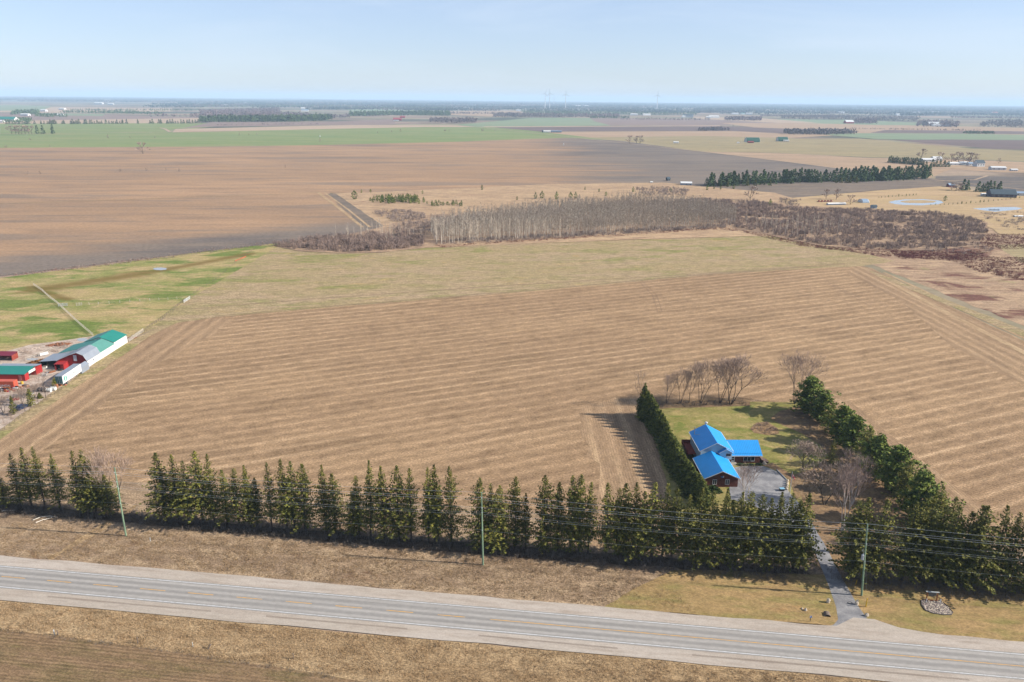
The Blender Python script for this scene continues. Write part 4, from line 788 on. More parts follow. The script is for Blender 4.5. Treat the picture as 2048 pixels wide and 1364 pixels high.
for px, py, h, w in ((216, 276, 9, 1.3), (260, 276, 5, 1.5), (310, 276, 5, 1.5), (13, 259, 11, 1.2), (479, 271, 7, 1.1), (498, 270, 6, 1), (514, 270, 6, 1.2), (640, 283, 8, 1.2), (801, 263, 8, 1.4), (890, 262, 8, 2), (899, 262, 6, 1.6), (965, 262, 9, 1.8), (990, 262, 5, 1.5), (783, 264, 5, 2), (755, 266, 5, 1.5), (60, 280, 5, 2), (12, 295, 5, 2), (100, 294, 4, 1), (1466, 253, 9, 2)):
    put(simple_conifer(int(px), rounded=True, n=60, mat='twig'), 'field_bush', G(px, py), h, 'dark bush growing along a fence line in the green fields', 'bushes in the green fields', w=w)
for px, h in ((75, 22), (86, 22), (106, 26)): put(CF[r.randrange(4)], 'spruce_tree', G(px, 268), h, {75: 'leftmost of three spruces in the far green field', 86: 'slim middle spruce of three in the far green field', 106: 'largest spruce, rightmost of three in the far green field'}[px], w=1.0)
for px in (24, 32, 38, 44, 51, 58, 64): bigbare(px, 268.5, 20, 'bare tree in the clump left of the three far spruces', 1.2, 'bare clump in the far green field')
# conifer windbreak dots on the far field boundary
hx = [14, 19, 24, 30, 36, 39, 45, 51, 55, 59, 70, 82, 89, 95, 98, 101, 104, 107, 110, 113, 126, 129, 142, 145, 148, 151, 154, 159, 169, 173, 180, 184, 190, 195, 199, 203, 212, 218, 224, 227, 231, 235, 240, 245, 253, 276, 300, 305, 318, 323, 333, 336, 340, 345, 350, 355, 362, 368, 375, 380, 386, 392, 398, 404]
for px in hx: put(CF[r.randrange(4)], 'conifer_tree', G(px+r.uniform(-1, 1), 248.5-px*0.004), r.uniform(9, 17), 'dark conifer dotting the far edge of the green field', 'row of conifers beyond the green field', w=1.5)
# far woods: masses one cannot count
M['farbare'] = leafmat('distant_bare_crowns', S(134, 118, 116), S(112, 100, 102), var=.1)
M['farwoods'] = leafmat('horizon_woods', S(58, 74, 66), S(44, 58, 58), var=.05)
M['farmauve'] = leafmat('distant_budding_crowns', S(148, 124, 124), S(128, 108, 112), var=.1)
def farwood(poly, n, h, mat, label, seed, w=0.34, name='far_wood'):
    mb = MB(); q = random.Random(seed)
    for p in scatter(poly, n, q):
        hh = h*q.uniform(.65, 1.15); rr = hh*w*q.uniform(.8, 1.3); con = mat == 'farpine'
        for k in range(9):
            t = q.random(); a = q.uniform(0, 6.28); u = rr*((1-t) if con else math.sin(math.pi*(.2+.75*t)))*.8; mb.tri((p.x+u*math.cos(a), p.y+u*math.sin(a), hh*(.12+.85*t)), hh*(.36 if con else .34), q)
    return tag(mb.build(name, M[mat]), label, 'wood', kind='stuff')
W = [
 ([(400, 244.5), (600, 244), (665, 240), (660, 236.5), (600, 239), (400, 241)], 420, 22, 'farpine', 'long dark conifer plantation behind the green field at left'),
 ([(560, 236), (640, 234), (700, 233), (700, 236), (640, 239), (560, 240)], 120, 17, 'farbare', 'bare wood behind the right end of the dark plantation'),
 ([(280, 233), (400, 233), (400, 224), (560, 218), (560, 228), (640, 232), (560, 238), (480, 238)], 600, 18, 'farmauve', 'pinkish bare wood behind the left plantation'),
 ([(120, 226), (240, 227.5), (300, 229), (330, 228), (250, 225), (130, 225)], 160, 14, 'farpine', 'dark tree belt beyond the pale far field'),
 ([(700, 233), (770, 231.5), (830, 231), (900, 232), (900, 229), (830, 228.5), (700, 230)], 260, 24, 'farpine', 'dark conifer belt behind the red-roofed farm'),
 ([(860, 245), (900, 246.5), (950, 245.5), (955, 241), (900, 240), (860, 241)], 150, 15, 'farbare', 'bare wood right of the red-roofed farm'),
 ([(985, 234.8), (1150, 235), (1150, 232.5), (990, 231.5)], 190, 20, 'farbare', 'bare wood behind the far green field'),
 ([(1150, 235), (1240, 235.5), (1240, 233), (1150, 232.5)], 70, 20, 'farmauve', 'row of bare far trees right of the green field'),
 ([(1040, 222), (1180, 225), (1180, 231), (1050, 228)], 200, 16, 'farpine', 'mixed blue-green wood below the wind turbines'),
 ([(1180, 224), (1400, 226), (1390, 231), (1190, 229)], 240, 16, 'farpine', 'dark wood right of the wind turbines'),
 ([(1570, 268.5), (1620, 270), (1712, 269), (1690, 264.5), (1600, 264), (1568, 266)], 190, 14, 'farbare', 'bare grey wood in the middle of the far brown fields'),
 ([(1395, 262), (1462, 261.5), (1455, 259), (1400, 259)], 60, 11, 'farbare', 'small bare wood left of the green-roofed barns'),
 ([(1450, 241), (1522, 242), (1522, 238.5), (1450, 238)], 90, 18, 'farmauve', 'bare trees around the far white farm'),
 ([(1705, 248), (1755, 248), (1750, 241), (1710, 242)], 90, 18, 'farmauve', 'bare trees right of the far red barn'),
 ([(1832, 253), (1915, 255), (1918, 247), (1890, 243), (1835, 246)], 130, 16, 'farmauve', 'bare trees around the farm with the silo'),
 ([(1960, 254), (2100, 257), (2200, 256), (2200, 243), (1990, 243), (1962, 250)], 300, 17, 'farbare', 'dense bare wood at the far right'),
 ([(1924, 267.5), (1990, 268.5), (1985, 265.5), (1930, 265)], 70, 8, 'farpine', 'low dark scrub patch in the far green field'),
 ([(1560, 238), (1700, 241), (1840, 243), (1840, 236), (1700, 232), (1560, 232)], 420, 15, 'farbare', 'hazy bare wood behind the far red barn'),
 ([(5, 246), (66, 245), (64, 241), (30, 241)], 40, 12, 'farpine', 'dark trees around the green-roofed far barn'),
 ([(20, 230), (80, 229.5), (78, 224), (38, 224)], 90, 18, 'farpine', 'dark conifer clump on the left far farm'),
 ([(70, 234), (135, 234.5), (135, 231), (75, 230)], 60, 12, 'farpine', 'dark trees along the far lane'),
]
W += [([(x0, y0), (x1, y1), (x1, y1-1.2), (x0, y0-1.2)], n, h, m, lab) for x0, y0, x1, y1, n, h, m, lab in (
 (900, 228, 1060, 229, 90, 14, 'farbare', 'thin bare treeline across the far tan field'), (1240, 240, 1420, 240.5, 50, 10, 'farbare', 'sparse hedgerow above the far brown field'),
 (1180, 236.8, 1260, 237, 50, 13, 'farpine', 'dark scrub behind the far brown field'), (1520, 233, 1700, 236, 160, 14, 'farmauve', 'thin treeline above the far red barn'), (1700, 258.5, 1960, 262, 60, 6, 'farbare', 'low hedgerow along the far ploughed strip'),
 (430, 251.2, 640, 249, 40, 5, 'farbare', 'low hedge at the far edge of the pale stubble'), (0, 240, 60, 239.5, 50, 9, 'farpine', 'dark bushes beside the far green-roofed barn'), (400, 214, 700, 214.5, 260, 18, 'farpine', 'dark treeline on the far left plain'), (700, 218, 900, 218.5, 200, 18, 'farpine', 'dark treeline beyond the far green field'),
 (1400, 218, 1700, 221, 300, 18, 'farpine', 'blue-green treeline on the far right plain'), (1700, 224, 2060, 228, 300, 18, 'farbare', 'bare treeline on the far right plain'), (140, 221.5, 400, 222, 120, 12, 'farpine', 'dark hedge trees across the pale far field'), (1900, 236, 2060, 238, 120, 14, 'farmauve', 'bare treeline behind the silo farm'))]
for i, (pl, n, h, m, lab) in enumerate(W): farwood(pl, int(n*2.0), h, m, lab, 50+i)
q = random.Random(77); polys = []
bands = [(203.2, 205.5, 420), (205.5, 208.5, 420), (208.5, 212, 330), (212, 217, 260), (217, 223, 150)]
for bi, (ya, yb, n) in enumerate(bands):
    for m, share in (('farwoods', .8), ('farbare', .3)):
        mb = MB()
        for k in range(int(n*share*.9)):
            cx = q.uniform(-150, 2250); wv = q.uniform(25, 150); yy = q.uniform(ya, yb)+0.0098*(cx-1024)
            if bi >= 3 and cx < 345 and m: continue
            hh = (32, 30, 25, 22, 18)[bi]; cnt = int(wv*(1.1, 1.1, .9, .8, .7)[bi])
            for j in range(cnt):
                p = G(cx+q.uniform(-wv, wv)/2, max(yy+q.uniform(-.25, .25)*(yb-ya)*.6, 201.6+0.0098*(cx-1024))); s_ = hh*q.uniform(.7, 1.1)
                for t in range(4): mb.tri((p.x+q.gauss(0, s_*.3), p.y+q.gauss(0, s_*.3), s_*q.uniform(.25, .8)), s_*.62, q)
        tag(mb.build('far_wood', M[m]), ('blue-hazed conifer woods', 'blue-hazed bare woods')[m == 'farbare']+' '+('at the very horizon', 'just under the horizon', 'in the distant plain', 'behind the far farms', 'nearest of the hazy far belts')[bi], 'wood', kind='stuff')
# ================================================================== BUILDINGS AND OBJECTS
def ribbed(name, col, axis, period=0.4, rough=0.5, amt=0.16, spec=0.4, metal=0.0, rot=0.9):
    n = NT(name, rough, spec); x = n.sep(n.pos(rot))[axis]; n.b.inputs['Metallic'].default_value = metal
    s = n.math('ABSOLUTE', n.math('SUBTRACT', n.math('FRACT', n.math('DIVIDE', x, period)), 0.5))
    f = n.noise(n.pos(0, (.5, .5, .5)), 1, 4)
    return n.out(n.mul(n.mul(col, n.rng(s, 0.30, 0.5, 1.0, 1-amt)), n.rng(f, .3, .7, .95, 1.05)))
def brickmat(name, c1, c2, mortar):
    n = NT(name, .9, .1); tcn = n.n('ShaderNodeTexCoord'); b = n.n('ShaderNodeTexBrick'); mpn = n.n('ShaderNodeMapping'); mpn.inputs['Rotation'].default_value = (R(90), 0, 0)
    n.t.links.new(tcn.outputs['Object'], mpn.inputs['Vector']); n.t.links.new(mpn.outputs['Vector'], b.inputs['Vector'])
    b.inputs['Scale'].default_value = 2.2; b.inputs['Color1'].default_value = c1; b.inputs['Color2'].default_value = c2; b.inputs['Mortar'].default_value = mortar
    f = n.noise(n.pos(0, (1, 1, 1)), 1.2, 4); return n.out(n.mul(b.outputs['Color'], n.rng(f, .3, .7, .85, 1.15)))
def siding(name, col):
    n = NT(name, .6, .3); z = n.sep(n.pos(0))[2]; s = n.math('FRACT', n.math('DIVIDE', z, 0.2)); return n.out(n.mul(col, n.rng(s, 0, .25, .82, 1)))
BL = S(22, 146, 222, .72)
M['roof_y'] = ribbed('blue_metal_roof', BL, 1, .5, amt=.3); M['roof_x'] = ribbed('blue_metal_roof_wing', BL, 0, .5, amt=.3)
M['brick'] = brickmat('red_brick', S(126, 72, 60), S(104, 58, 50), S(136, 108, 98))
M['siding'] = siding('pale_blue_siding', S(196, 224, 238)); M['trim'] = plain('white_trim', S(236, 238, 240), .5, .04)
n = NT('window_glass', .08, .6); M['glass'] = n.out((0.02, 0.03, 0.04, 1)); M['concrete'] = plain('concrete', S(186, 176, 164), .9, .12)
M['black'] = plain('dark_void', S(34, 34, 36), .9); M['woodred'] = plain('red_stained_wood', S(150, 66, 52), .8, .2)
M['steel'] = plain('galvanised_steel', S(190, 196, 200), .35, .1, metal=.6); M['white'] = plain('white_paint_wall', S(240, 240, 240), .6, .06)
HO = Vector((55.9, 184.3, 0)); HR = R(0.9)
house = empty('house', HO, HR, 'brick and pale-sided split-level house with bright blue metal roofs beside the parking pad', 'house')
def hpart(mb, nm, m, par=None): return mb.build(nm, m, par or house)
def gable_walls(mb, x0, x1, y0, y1, z0, ze, zr, m=0):
    xc = (x0+x1)/2; mb.prism([(x0, z0), (x1, z0), (x1, ze), (xc, zr), (x0, ze)], y0, y1, 'y', m)
def gable_roof(mb, x0, x1, y0, y1, ze, zr, th=.14, m=0):
    xc = (x0+x1)/2; mb.slab([(x0, y0, ze), (xc, y0, zr), (xc, y1, zr), (x0, y1, ze)], th, m); mb.slab([(xc+.002, y0, zr), (x1, y0, ze), (x1, y1, ze), (xc+.002, y1, zr)], th, m)
def window(par, x, z, w, h, y, nm='window', axis='y', bars=1, frame='trim', dirn=-1):
    mb = MB(); t = .09; g = MB()
    def bx(b, a0, a1, c0, c1, d0, d1): (b.box(a0, a1, min(d0, d1), max(d0, d1), c0, c1) if axis == 'y' else b.box(min(d0, d1), max(d0, d1), a0, a1, c0, c1))
    bx(mb, x-w/2-t, x+w/2+t, z-t, z, y, y+dirn*.07); bx(mb, x-w/2-t, x+w/2+t, z+h, z+h+t, y, y+dirn*.07)
    bx(mb, x-w/2-t, x-w/2, z, z+h, y, y+dirn*.07); bx(mb, x+w/2, x+w/2+t, z, z+h, y, y+dirn*.07)
    for k in range(1, bars+1): c = x-w/2+w*k/(bars+1); bx(mb, c-.04, c+.04, z, z+h, y, y+dirn*.06)
    o = mb.build(nm, M[frame], par); bx(g, x-w/2, x+w/2, z, z+h, y, y+dirn*.02); g.build('pane', M['glass'], o); return o
# garage
mb = MB(); gable_walls(mb, -4.4, 4.4, .45, 12.5, 0, 2.72, 4.72); tag(hpart(mb, 'garage_wall', M['brick']), 'brown-red brick garage wall')
mb = MB(); gable_roof(mb, -4.85, 4.85, 0, 12.48, 2.75, 4.98); rf = hpart(mb, 'garage_roof', M['roof_y'])
mb = MB(); mb.slab([(-4.9, -.06, 2.74), (0, -.06, 4.99), (0, -.005, 4.99), (-4.9, -.005, 2.74)], .2); mb.slab([(0.002, -.06, 4.99), (4.9, -.06, 2.74), (4.9, -.005, 2.74), (0.002, -.005, 4.99)], .2); mb.build('fascia', M['trim'], rf)
mb = MB(); mb.box(-4.97, -4.86, 0, 12.4, 2.6, 2.72); mb.box(4.86, 4.97, 0, 12.4, 2.6, 2.72); mb.box(-4.5, -4.4, .36, .44, 0, 2.6); mb.build('gutter', M['trim'], rf)
window(house, -1.8, .95, .95, 1.3, .45); window(house, 1.55, .95, .95, 1.3, .45)
# main storey-and-a-half block
mb = MB(); gable_walls(mb, -2.7, 5.8, 12.5, 24.8, 0, 4.95, 7.2); tag(hpart(mb, 'main_wall', M['siding']), 'pale blue-white siding')
mb = MB(); gable_roof(mb, -3.15, 6.25, 12.1, 25.2, 5.0, 7.52); rf = hpart(mb, 'main_roof', M['roof_y'])
mb = MB(); mb.slab([(-3.2, 12.04, 4.99), (1.55, 12.04, 7.53), (1.55, 12.095, 7.53), (-3.2, 12.095, 4.99)], .2); mb.slab([(1.552, 12.04, 7.53), (6.3, 12.04, 4.99), (6.3, 12.095, 4.99), (1.552, 12.095, 7.53)], .2); mb.build('fascia', M['trim'], rf)
mb = MB(); mb.box(-3.28, -3.16, 12.2, 25.1, 4.84, 4.97); mb.box(6.26, 6.38, 12.2, 25.1, 4.84, 4.97); mb.box(-2.8, -2.7, 12.4, 12.49, 2.5, 4.85); mb.build('gutter', M['trim'], rf)
mb = MB(); mb.tube((-2.3, 22.3, 5.3), (-2.3, 22.3, 7.4), .09, .09, 8); mb.tube((-2.3, 22.3, 7.4), (-2.3, 22.3, 7.75), .16, .16, 8); mb.build('stove_pipe', M['steel'], rf)
mb = MB(); mb.tube((-2.1, 21.9, 5.62), (-1.1, 20.7, 6.12), .05, .05, 5); mb.build('pipe_brace', M['steel'], rf)
mb = MB(); mb.tube((1.5, 24.7, 7.4), (1.5, 24.7, 8.0), .05, .05, 6); mb.ball((1.5, 24.6, 8.15), .5, .2, .38, 10, 6); mb.build('dish', M['white'], rf)
# front gable over the entry
mb = MB(); gable_walls(mb, 2.35, 5.78, 11.6, 12.49, 2.7, 4.75, 5.75); hpart(mb, 'bay_wall', M['siding'])
mb = MB(); gable_roof(mb, 1.95, 6.18, 11.25, 12.6, 4.78, 6.0); rb = hpart(mb, 'bay_roof', M['roof_y'])
mb = MB(); mb.slab([(1.9, 11.19, 4.77), (4.06, 11.19, 6.01), (4.06, 11.245, 6.01), (1.9, 11.245, 4.77)], .16); mb.slab([(4.062, 11.19, 6.01), (6.22, 11.19, 4.77), (6.22, 11.245, 4.77), (4.062, 11.245, 6.01)], .16); mb.build('fascia', M['trim'], rb)
window(house, 4.75, 3.7, 1.35, .85, 11.6, bars=0)
mb = MB(); mb.box(5.35, 5.8, 11.9, 12.49, 0, 2.7); mb.box(4.45, 5.3, 12.0, 12.3, 0, 2.7); hpart(mb, 'entry_pier', M['brick'])
# wing
mb = MB(); mb.prism([(14.7, 0), (23.9, 0), (23.9, 2.6), (19.3, 4.9), (14.7, 2.6)], 5.82, 14.9, 'x'); tag(hpart(mb, 'wing_wall', M['brick']), 'red brick wall of the low wing')
mb = MB(); mb.slab([(6.28, 14.2, 2.62), (15.35, 14.2, 2.62), (15.35, 19.3, 5.17), (6.28, 19.3, 5.17)], .14); mb.slab([(6.28, 19.302, 5.17), (15.35, 19.302, 5.17), (15.35, 24.4, 2.62), (6.28, 24.4, 2.62)], .14); rw = hpart(mb, 'wing_roof', M['roof_x'])
mb = MB(); mb.box(6.2, 15.4, 14.1, 14.19, 2.42, 2.6); mb.build('fascia', M['trim'], rw)
mb = MB(); mb.box(6.3, 15.3, 14.9, 14.96, 3.02, 3.07); mb.build('snow_guard', M['roof_x'], rw)
window(house, 11.75, .8, 3.0, 1.5, 14.7, bars=2)
mb = MB(); mb.box(6.45, 6.6, 14.62, 14.69, 0.3, 2.4); mb.box(7.5, 7.65, 14.62, 14.69, 0.3, 2.4); mb.box(6.6, 7.5, 14.62, 14.69, 2.3, 2.4); mb.box(6.6, 7.5, 14.64, 14.69, .3, .95); mb.box(6.6, 7.5, 14.64, 14.69, 1.45, 1.55)
dr = hpart(mb, 'door', M['trim']); mb = MB(); mb.box(6.6, 7.5, 14.66, 14.69, .95, 1.45); mb.box(6.6, 7.5, 14.66, 14.69, 1.55, 2.3); mb.build('pane', M['glass'], dr)
mb = MB()
for k in range(3): mb.box(6.3, 8.1, 14.6-.45*(k+1), 14.69-.45*k-.01, 0, .45-.14*k)
hpart(mb, 'step', M['concrete'])
# side windows of the left wall
window(house, 21.5, 3.4, 1.2, 1.0, -2.7, axis='x', bars=1); window(house, 16.5, 3.4, 1.2, 1.0, -2.7, axis='x', bars=1)
# deck on the left
dk = empty('deck', HO+Vector((-5.2, 20.5, 0)), HR, 'raised red-stained deck with board railing on the left side of the house', 'deck')
mb = MB(); mb.box(-.4, 2.4, -3.5, 4, 1.6, 1.75); mb.build('platform', M['woodred'], dk)
mb = MB()
for k in range(12): mb.box(-.46, -.4, -3.5+k*.63, -3.0+k*.63, 1.75, 2.75)
mb.box(-.5, -.4, -3.5, 4, 2.75, 2.85); mb.box(-.4, 2.4, 4.0, 4.06, 1.75, 2.8); mb.build('railing', M['woodred'], dk)
for x, y in ((-.3, -3.3), (-.3, 3.8), (2.2, -3.3), (2.2, 3.8)): mb = MB(); mb.box(x-.07, x+.07, y-.07, y+.07, 0, 1.6); mb.build('post', M['woodred'], dk)
# wall ornament: a blue and white bird shape over the garage windows
orn = empty('wall_ornament', HO+Vector((0.1, .40, 3.15)), HR, 'blue and white bird-shaped ornament on the garage gable', 'ornament')
M['ornblue'] = plain('ornament_blue', S(60, 140, 220), .5)
mb = MB(); mb.prism([(-.5, .1), (-.1, -.3), (.25, -.15), (.1, .25), (-.15, .15)], 0, -.06, 'y'); mb.build('body', M['ornblue'], orn)
mb = MB(); mb.prism([(.1, -.3), (.45, -.1), (.4, .3), (.15, .1)], -.001, -.08, 'y'); mb.build('wing', M['trim'], orn)
# slanted planter / cover at the right end of the wing
t = empty('cold_frame', HO+Vector((16.1, 15.9, 0)), HR, 'dark slanted wooden cover leaning at the right end of the brick wing', 'cover')
mb = MB(); mb.prism([(-1.0, 0), (1.1, 0), (1.1, .3), (-.8, 1.1), (-1.0, 1.1)], -1.0, 1.3, 'y'); mb.build('frame', plain('dark_brown_wood', S(70, 48, 40), .8), t)
mb = MB(); mb.slab([(-.9, -1.05, 1.16), (1.15, -1.05, .36), (1.15, 1.35, .36), (-.9, 1.35, 1.16)], .04); mb.build('lid', plain('weathered_board', S(130, 104, 92), .8), t)
t = empty('water_tank', G(1399, 966), 0, 'pale blue plastic tub in the shade at the left of the garage', 'tub'); mb = MB(); mb.tube((0, 0, 0), (0, 0, .8), .9, 1.0, 14); mb.build('tub', plain('blue_plastic', S(120, 170, 214), .4), t)
mb = MB(); mb.tube((0, 0, .81), (0, 0, .84), .85, .85, 14); mb.build('water_surface', M['water'], t)
# firepit box with blue lid
t = empty('storage_box', G(1563.5, 982), R(5), 'low dark box with a pale blue lid at the edge of the parking pad', 'box')
mb = MB(); mb.box(-.55, .55, -.4, .4, 0, .75); mb.build('body', M['black'], t); mb = MB(); mb.box(-.62, .62, -.47, .47, .75, .83); mb.build('lid', plain('pale_blue_lid', S(150, 200, 226), .4), t)
# flagpole with flag
b = G(1579, 989); ztop = top_from(b, 1584.5, 944.5)
t = empty('flagpole', b, 0, 'white flagpole beside the parking pad', 'flagpole'); mb = MB(); mb.tube((0, 0, 0), (.0, 0, ztop), .11, .08, 8); mb.ball((0, 0, ztop+.07), .09, .09, .09); mb.build('pole', M['white'], t)
mb = MB(); mb.tube((0, 0, 0), (0, 0, .25), .22, .2, 10); mb.build('foot', M['concrete'], t)
M['flagred'] = plain('flag_red', S(214, 50, 64), .8, .05); M['flagwhite'] = plain('flag_white', S(240, 236, 236), .8, .05)
fl = empty('flag', (b.x, b.y, ztop-.1), 0, 'red and white maple-leaf flag hanging limp from the pole', 'flag')
def flagstrip(u0, u1, nm, m, off=0):
    mb = MB(); K = 8
    def P(u, v): return (.06+u*.75+.06*math.sin(v*6+u*4), -.12*math.sin(u*9+v*3)+off, -.25-v*1.1-u*1.05)
    for i in range(K):
        for j in range(K):
            a, c = u0+(u1-u0)*i/K, u0+(u1-u0)*(i+1)/K; v0, v1 = j/K, (j+1)/K; mb.face([P(a, v1), P(c, v1), P(c, v0), P(a, v0)])
    return mb.build(nm, m, fl)
flagstrip(0, .25, 'band', M['flagred']); flagstrip(.25, .75, 'field', M['flagwhite']); flagstrip(.75, 1, 'band', M['flagred'])
mb = MB(); leaf = [(0, .32), (.07, .18), (.15, .22), (.12, .06), (.26, .1), (.2, -.04), (.08, -.1), (.03, -.1), (.02, -.24), (-.02, -.24), (-.03, -.1), (-.08, -.1), (-.2, -.04), (-.26, .1), (-.12, .06), (-.15, .22), (-.07, .18)]
mb.prism([(.42+x*.8, -1.3+z-.6*x) for x, z in leaf], -.10, -.13, 'y'); mb.build('maple_leaf', M['flagred'], fl)
# edging along the pad
mb = MB(); a, c = G(1553, 941), G(1573, 961); mb.tube((a.x, a.y, .25), (c.x, c.y, .25), .16, .16, 6); tag(mb.build('edging_log', plain('grey_timber', S(176, 176, 180), .8)), 'long grey timber edging the right side of the parking pad', 'edging')
M['stone'] = plain('pale_stone', S(224, 208, 186), .9, .15, 2)
rs = random.Random(9)
def rock(px, py, s, label, m='stone', group=None, cat='rock', sz=.75):
    c = G(px, py); mb = MB(); mb.ball((0, 0, s*sz*.5), s*.6, s*.5, s*sz, 8, 5, 0, .14, rs); o = mb.build('rock', M[m], None, c); return tag(o, label, cat, group)
for k in range(5): rock(1574.5-k*.3, 964+k*4, .75, 'pale block in the curved stone edging of the parking pad', group='edging stones of the pad')
rock(1656, 1206, .7, 'white upright stone left of the driveway mouth', sz=1.1); rock(1713, 1210, .7, 'white upright stone right of the driveway mouth', sz=1.2)
rock(1611, 1222, .6, 'pink-white rock on the mown verge beside the marker post'); rock(1604, 1219, .4, 'small grey rock left of the pink one on the mown verge'); rock(1733, 1233, .7, 'flat pale stone at the right edge of the driveway flare')
rock(1528, 929, .9, 'white boulder at the corner of the flower bed by the wing'); rock(1531, 930, .6, 'smaller white stone beside the corner boulder')
# ------------------------------------------------------------------ utility poles and wires
M['polegreen'] = plain('green_treated_pole', S(142, 168, 138), .85, .12, 1); M['wire'] = plain('bare_wire', S(196, 204, 206), .5, 0, 1); M['ceramic'] = plain('grey_insulator', S(200, 206, 210), .3)
PB = [G(252, 1072), G(966, 1130), G(1723, 1192)]; PT = [(229, 935), (963, 985), (1735, 1048)]
tops = []
for b, tp in zip(PB, PT):
    r_ = ray(*tp); tt = b.y/r_[1]; tops.append(Vector((r_[0]*tt, b.y, H+r_[2]*tt)))
d1 = PB[1]-PB[0]; d2 = PB[2]-PB[1]
PBX = [PB[0]-d1]+PB+[PB[2]+d2]; TPX = [tops[0]-d1]+tops+[tops[2]+d2]; TPX[0].z = 17; TPX[4].z = 16.6
labs = ['green utility pole beyond the left edge of the verge', 'tall green utility pole leaning left beside the field gateway', 'tall straight green utility pole in the middle of the verge', 'tall green utility pole with a transformer right of the driveway', 'green utility pole beyond the right edge of the verge']
att = [(1.0, 0), (.935, -.35), (.885, .35), (.80, -.25), (.735, -.3), (.69, .3), (.49, -.2)]     # share of height, sideways offset of each wire
for i in (1, 2, 3, 4):
    b, tp = PBX[i], TPX[i]; e = empty('utility_pole', b, 0, labs[i], 'utility pole', 'green poles along the road'); L = tp-b
    mb = MB(); mb.tube((0, 0, 0), L, .21, .13, 10); mb.build('pole', M['polegreen'], e)
    for f, o_ in att[1:]:
        mb = MB(); c = L*f; mb.tube(c, c+Vector((0, o_, .02)), .03, .03, 5); mb.tube(c+Vector((0, o_, -.05)), c+Vector((0, o_, .18)), .09, .06, 7); mb.build('insulator', M['ceramic'], e)
    if i == 3:
        mb = MB(); c = L*.55; mb.tube(c+Vector((-.5, -.1, -.55)), c+Vector((-.5, -.1, .55)), .3, .3, 12); mb.tube(c+Vector((-.5, -.1, .55)), c+Vector((-.5, -.1, .72)), .22, .1, 10); tr_ = mb.build('transformer', M['ceramic'], e)
        mb = MB(); mb.tube(c+Vector((-.45, -.1, .72)), c+Vector((-.45, -.1, 1.1)), .06, .04, 6); mb.build('bushing', M['ceramic'], tr_)
        mb = MB(); c = L*.63; mb.box(c.x-.7, c.x, c.y-.05, c.y+.05, c.z, c.z+.08); mb.tube(c+Vector((-.6, 0, .05)), c+Vector((-.45, 0, .6)), .06, .05, 6); mb.build('fuse_cutout', M['ceramic'], e)
wl = ['topmost of the wires along the road', 'second wire from the top along the road', 'third wire from the top along the road', 'thin fourth wire from the top along the road', 'fifth wire from the top along the road', 'sixth wire from the top along the road', 'lowest thin wire along the road, far below the others']
for wi, (f, o_) in enumerate(att):
    mb = MB(); rr = (.02, .02, .02, .011, .015, .014, .01)[wi]
    for i in range(4):
        A = PBX[i]+(TPX[i]-PBX[i])*f+Vector((0, o_, .16 if wi else .05)); B = PBX[i+1]+(TPX[i+1]-PBX[i+1])*f+Vector((0, o_, .16 if wi else .05)); sag = .9
        for k in range(12):
            t0, t1 = k/12, (k+1)/12; p = A.lerp(B, t0); q_ = A.lerp(B, t1); p.z -= 4*sag*t0*(1-t0); q_.z -= 4*sag*t1*(1-t1); mb.tube(p, q_, rr, rr, 4, 0, False)
    tag(mb.build('power_line', M['wire']), wl[wi], 'wire', 'wires strung between the poles')
mb = MB(); gp = PB[2]+(tops[2]-PB[2])*.6; gg = G(1733, 1178); mb.tube(gp, (gg.x, gg.y, 0), .022, .022, 4); tag(mb.build('guy_wire', M['wire']), 'grey guy wire bracing the pole with the transformer', 'guy wire')
# ------------------------------------------------------------------ small things on the verge
M['yellow'] = plain('yellow_plastic', S(236, 190, 50), .5, .05); M['pipe'] = plain('pale_pipe', S(214, 222, 224), .5, .05); M['oldwood'] = plain('weathered_post', S(132, 116, 102), .95, .2, 3)
def post(px, py, h, r0, m, name, label, cat, lean=(0, 0), cap=None):
    c = G(px, py); e = empty(name, c, 0, label, cat); mb = MB(); mb.tube((0, 0, 0), (lean[0], lean[1], h), r0, r0*.9, 7); mb.build('post', M[m], e)
    if cap: mb = MB(); mb.ball((lean[0], lean[1], h), r0*1.25, r0*1.25, r0*1.2, 7, 4); mb.build('cap', M[cap], e)
    return e
post(1731.5, 1215, 2.1, .11, 'yellow', 'gas_marker', 'yellow plastic marker post on the grass right of the green pole', 'marker post', cap='yellow')
post(1711, 1170, 1.2, .08, 'yellow', 'gas_marker', 'shorter yellow marker post in the shade beside the driveway', 'marker post', (.15, 0), 'yellow')
post(301, 1083, 1.0, .06, 'pipe', 'survey_stake', 'thin white stake in the rough grass right of the leaning pole', 'stake', cap='white')
post(109, 1270, 1.1, .09, 'pipe', 'vent_pipe', 'white pipe standing at the edge of the near field', 'pipe', cap='white'); post(116, 1271, 1.0, .11, 'oldwood', 'fence_post', 'short wooden post right beside the white pipe', 'post', cap='oldwood')
post(276, 1287, 1.3, .11, 'oldwood', 'fence_post', 'upright grey post standing alone at the edge of the near field', 'post', cap='oldwood'); post(386, 1294, 1.0, .05, 'pipe', 'survey_stake', 'thin pale stake between the grey post and the leaning stub', 'stake', cap='white')
post(416, 1299, .9, .13, 'oldwood', 'fence_post', 'leaning broken post stub at the edge of the near field', 'post', (.45, .2), 'oldwood'); post(587, 1318, 1.1, .1, 'oldwood', 'fence_post', 'rightmost old post at the edge of the near field', 'post', cap='oldwood')
c = G(1620, 1244); e = empty('mailbox_post', c, 0, 'dark post with a small blue and white number plate at the road shoulder', 'marker'); mb = MB(); mb.tube((0, 0, 0), (0, 0, 1.3), .05, .05, 6); mb.build('post', M['black'], e)
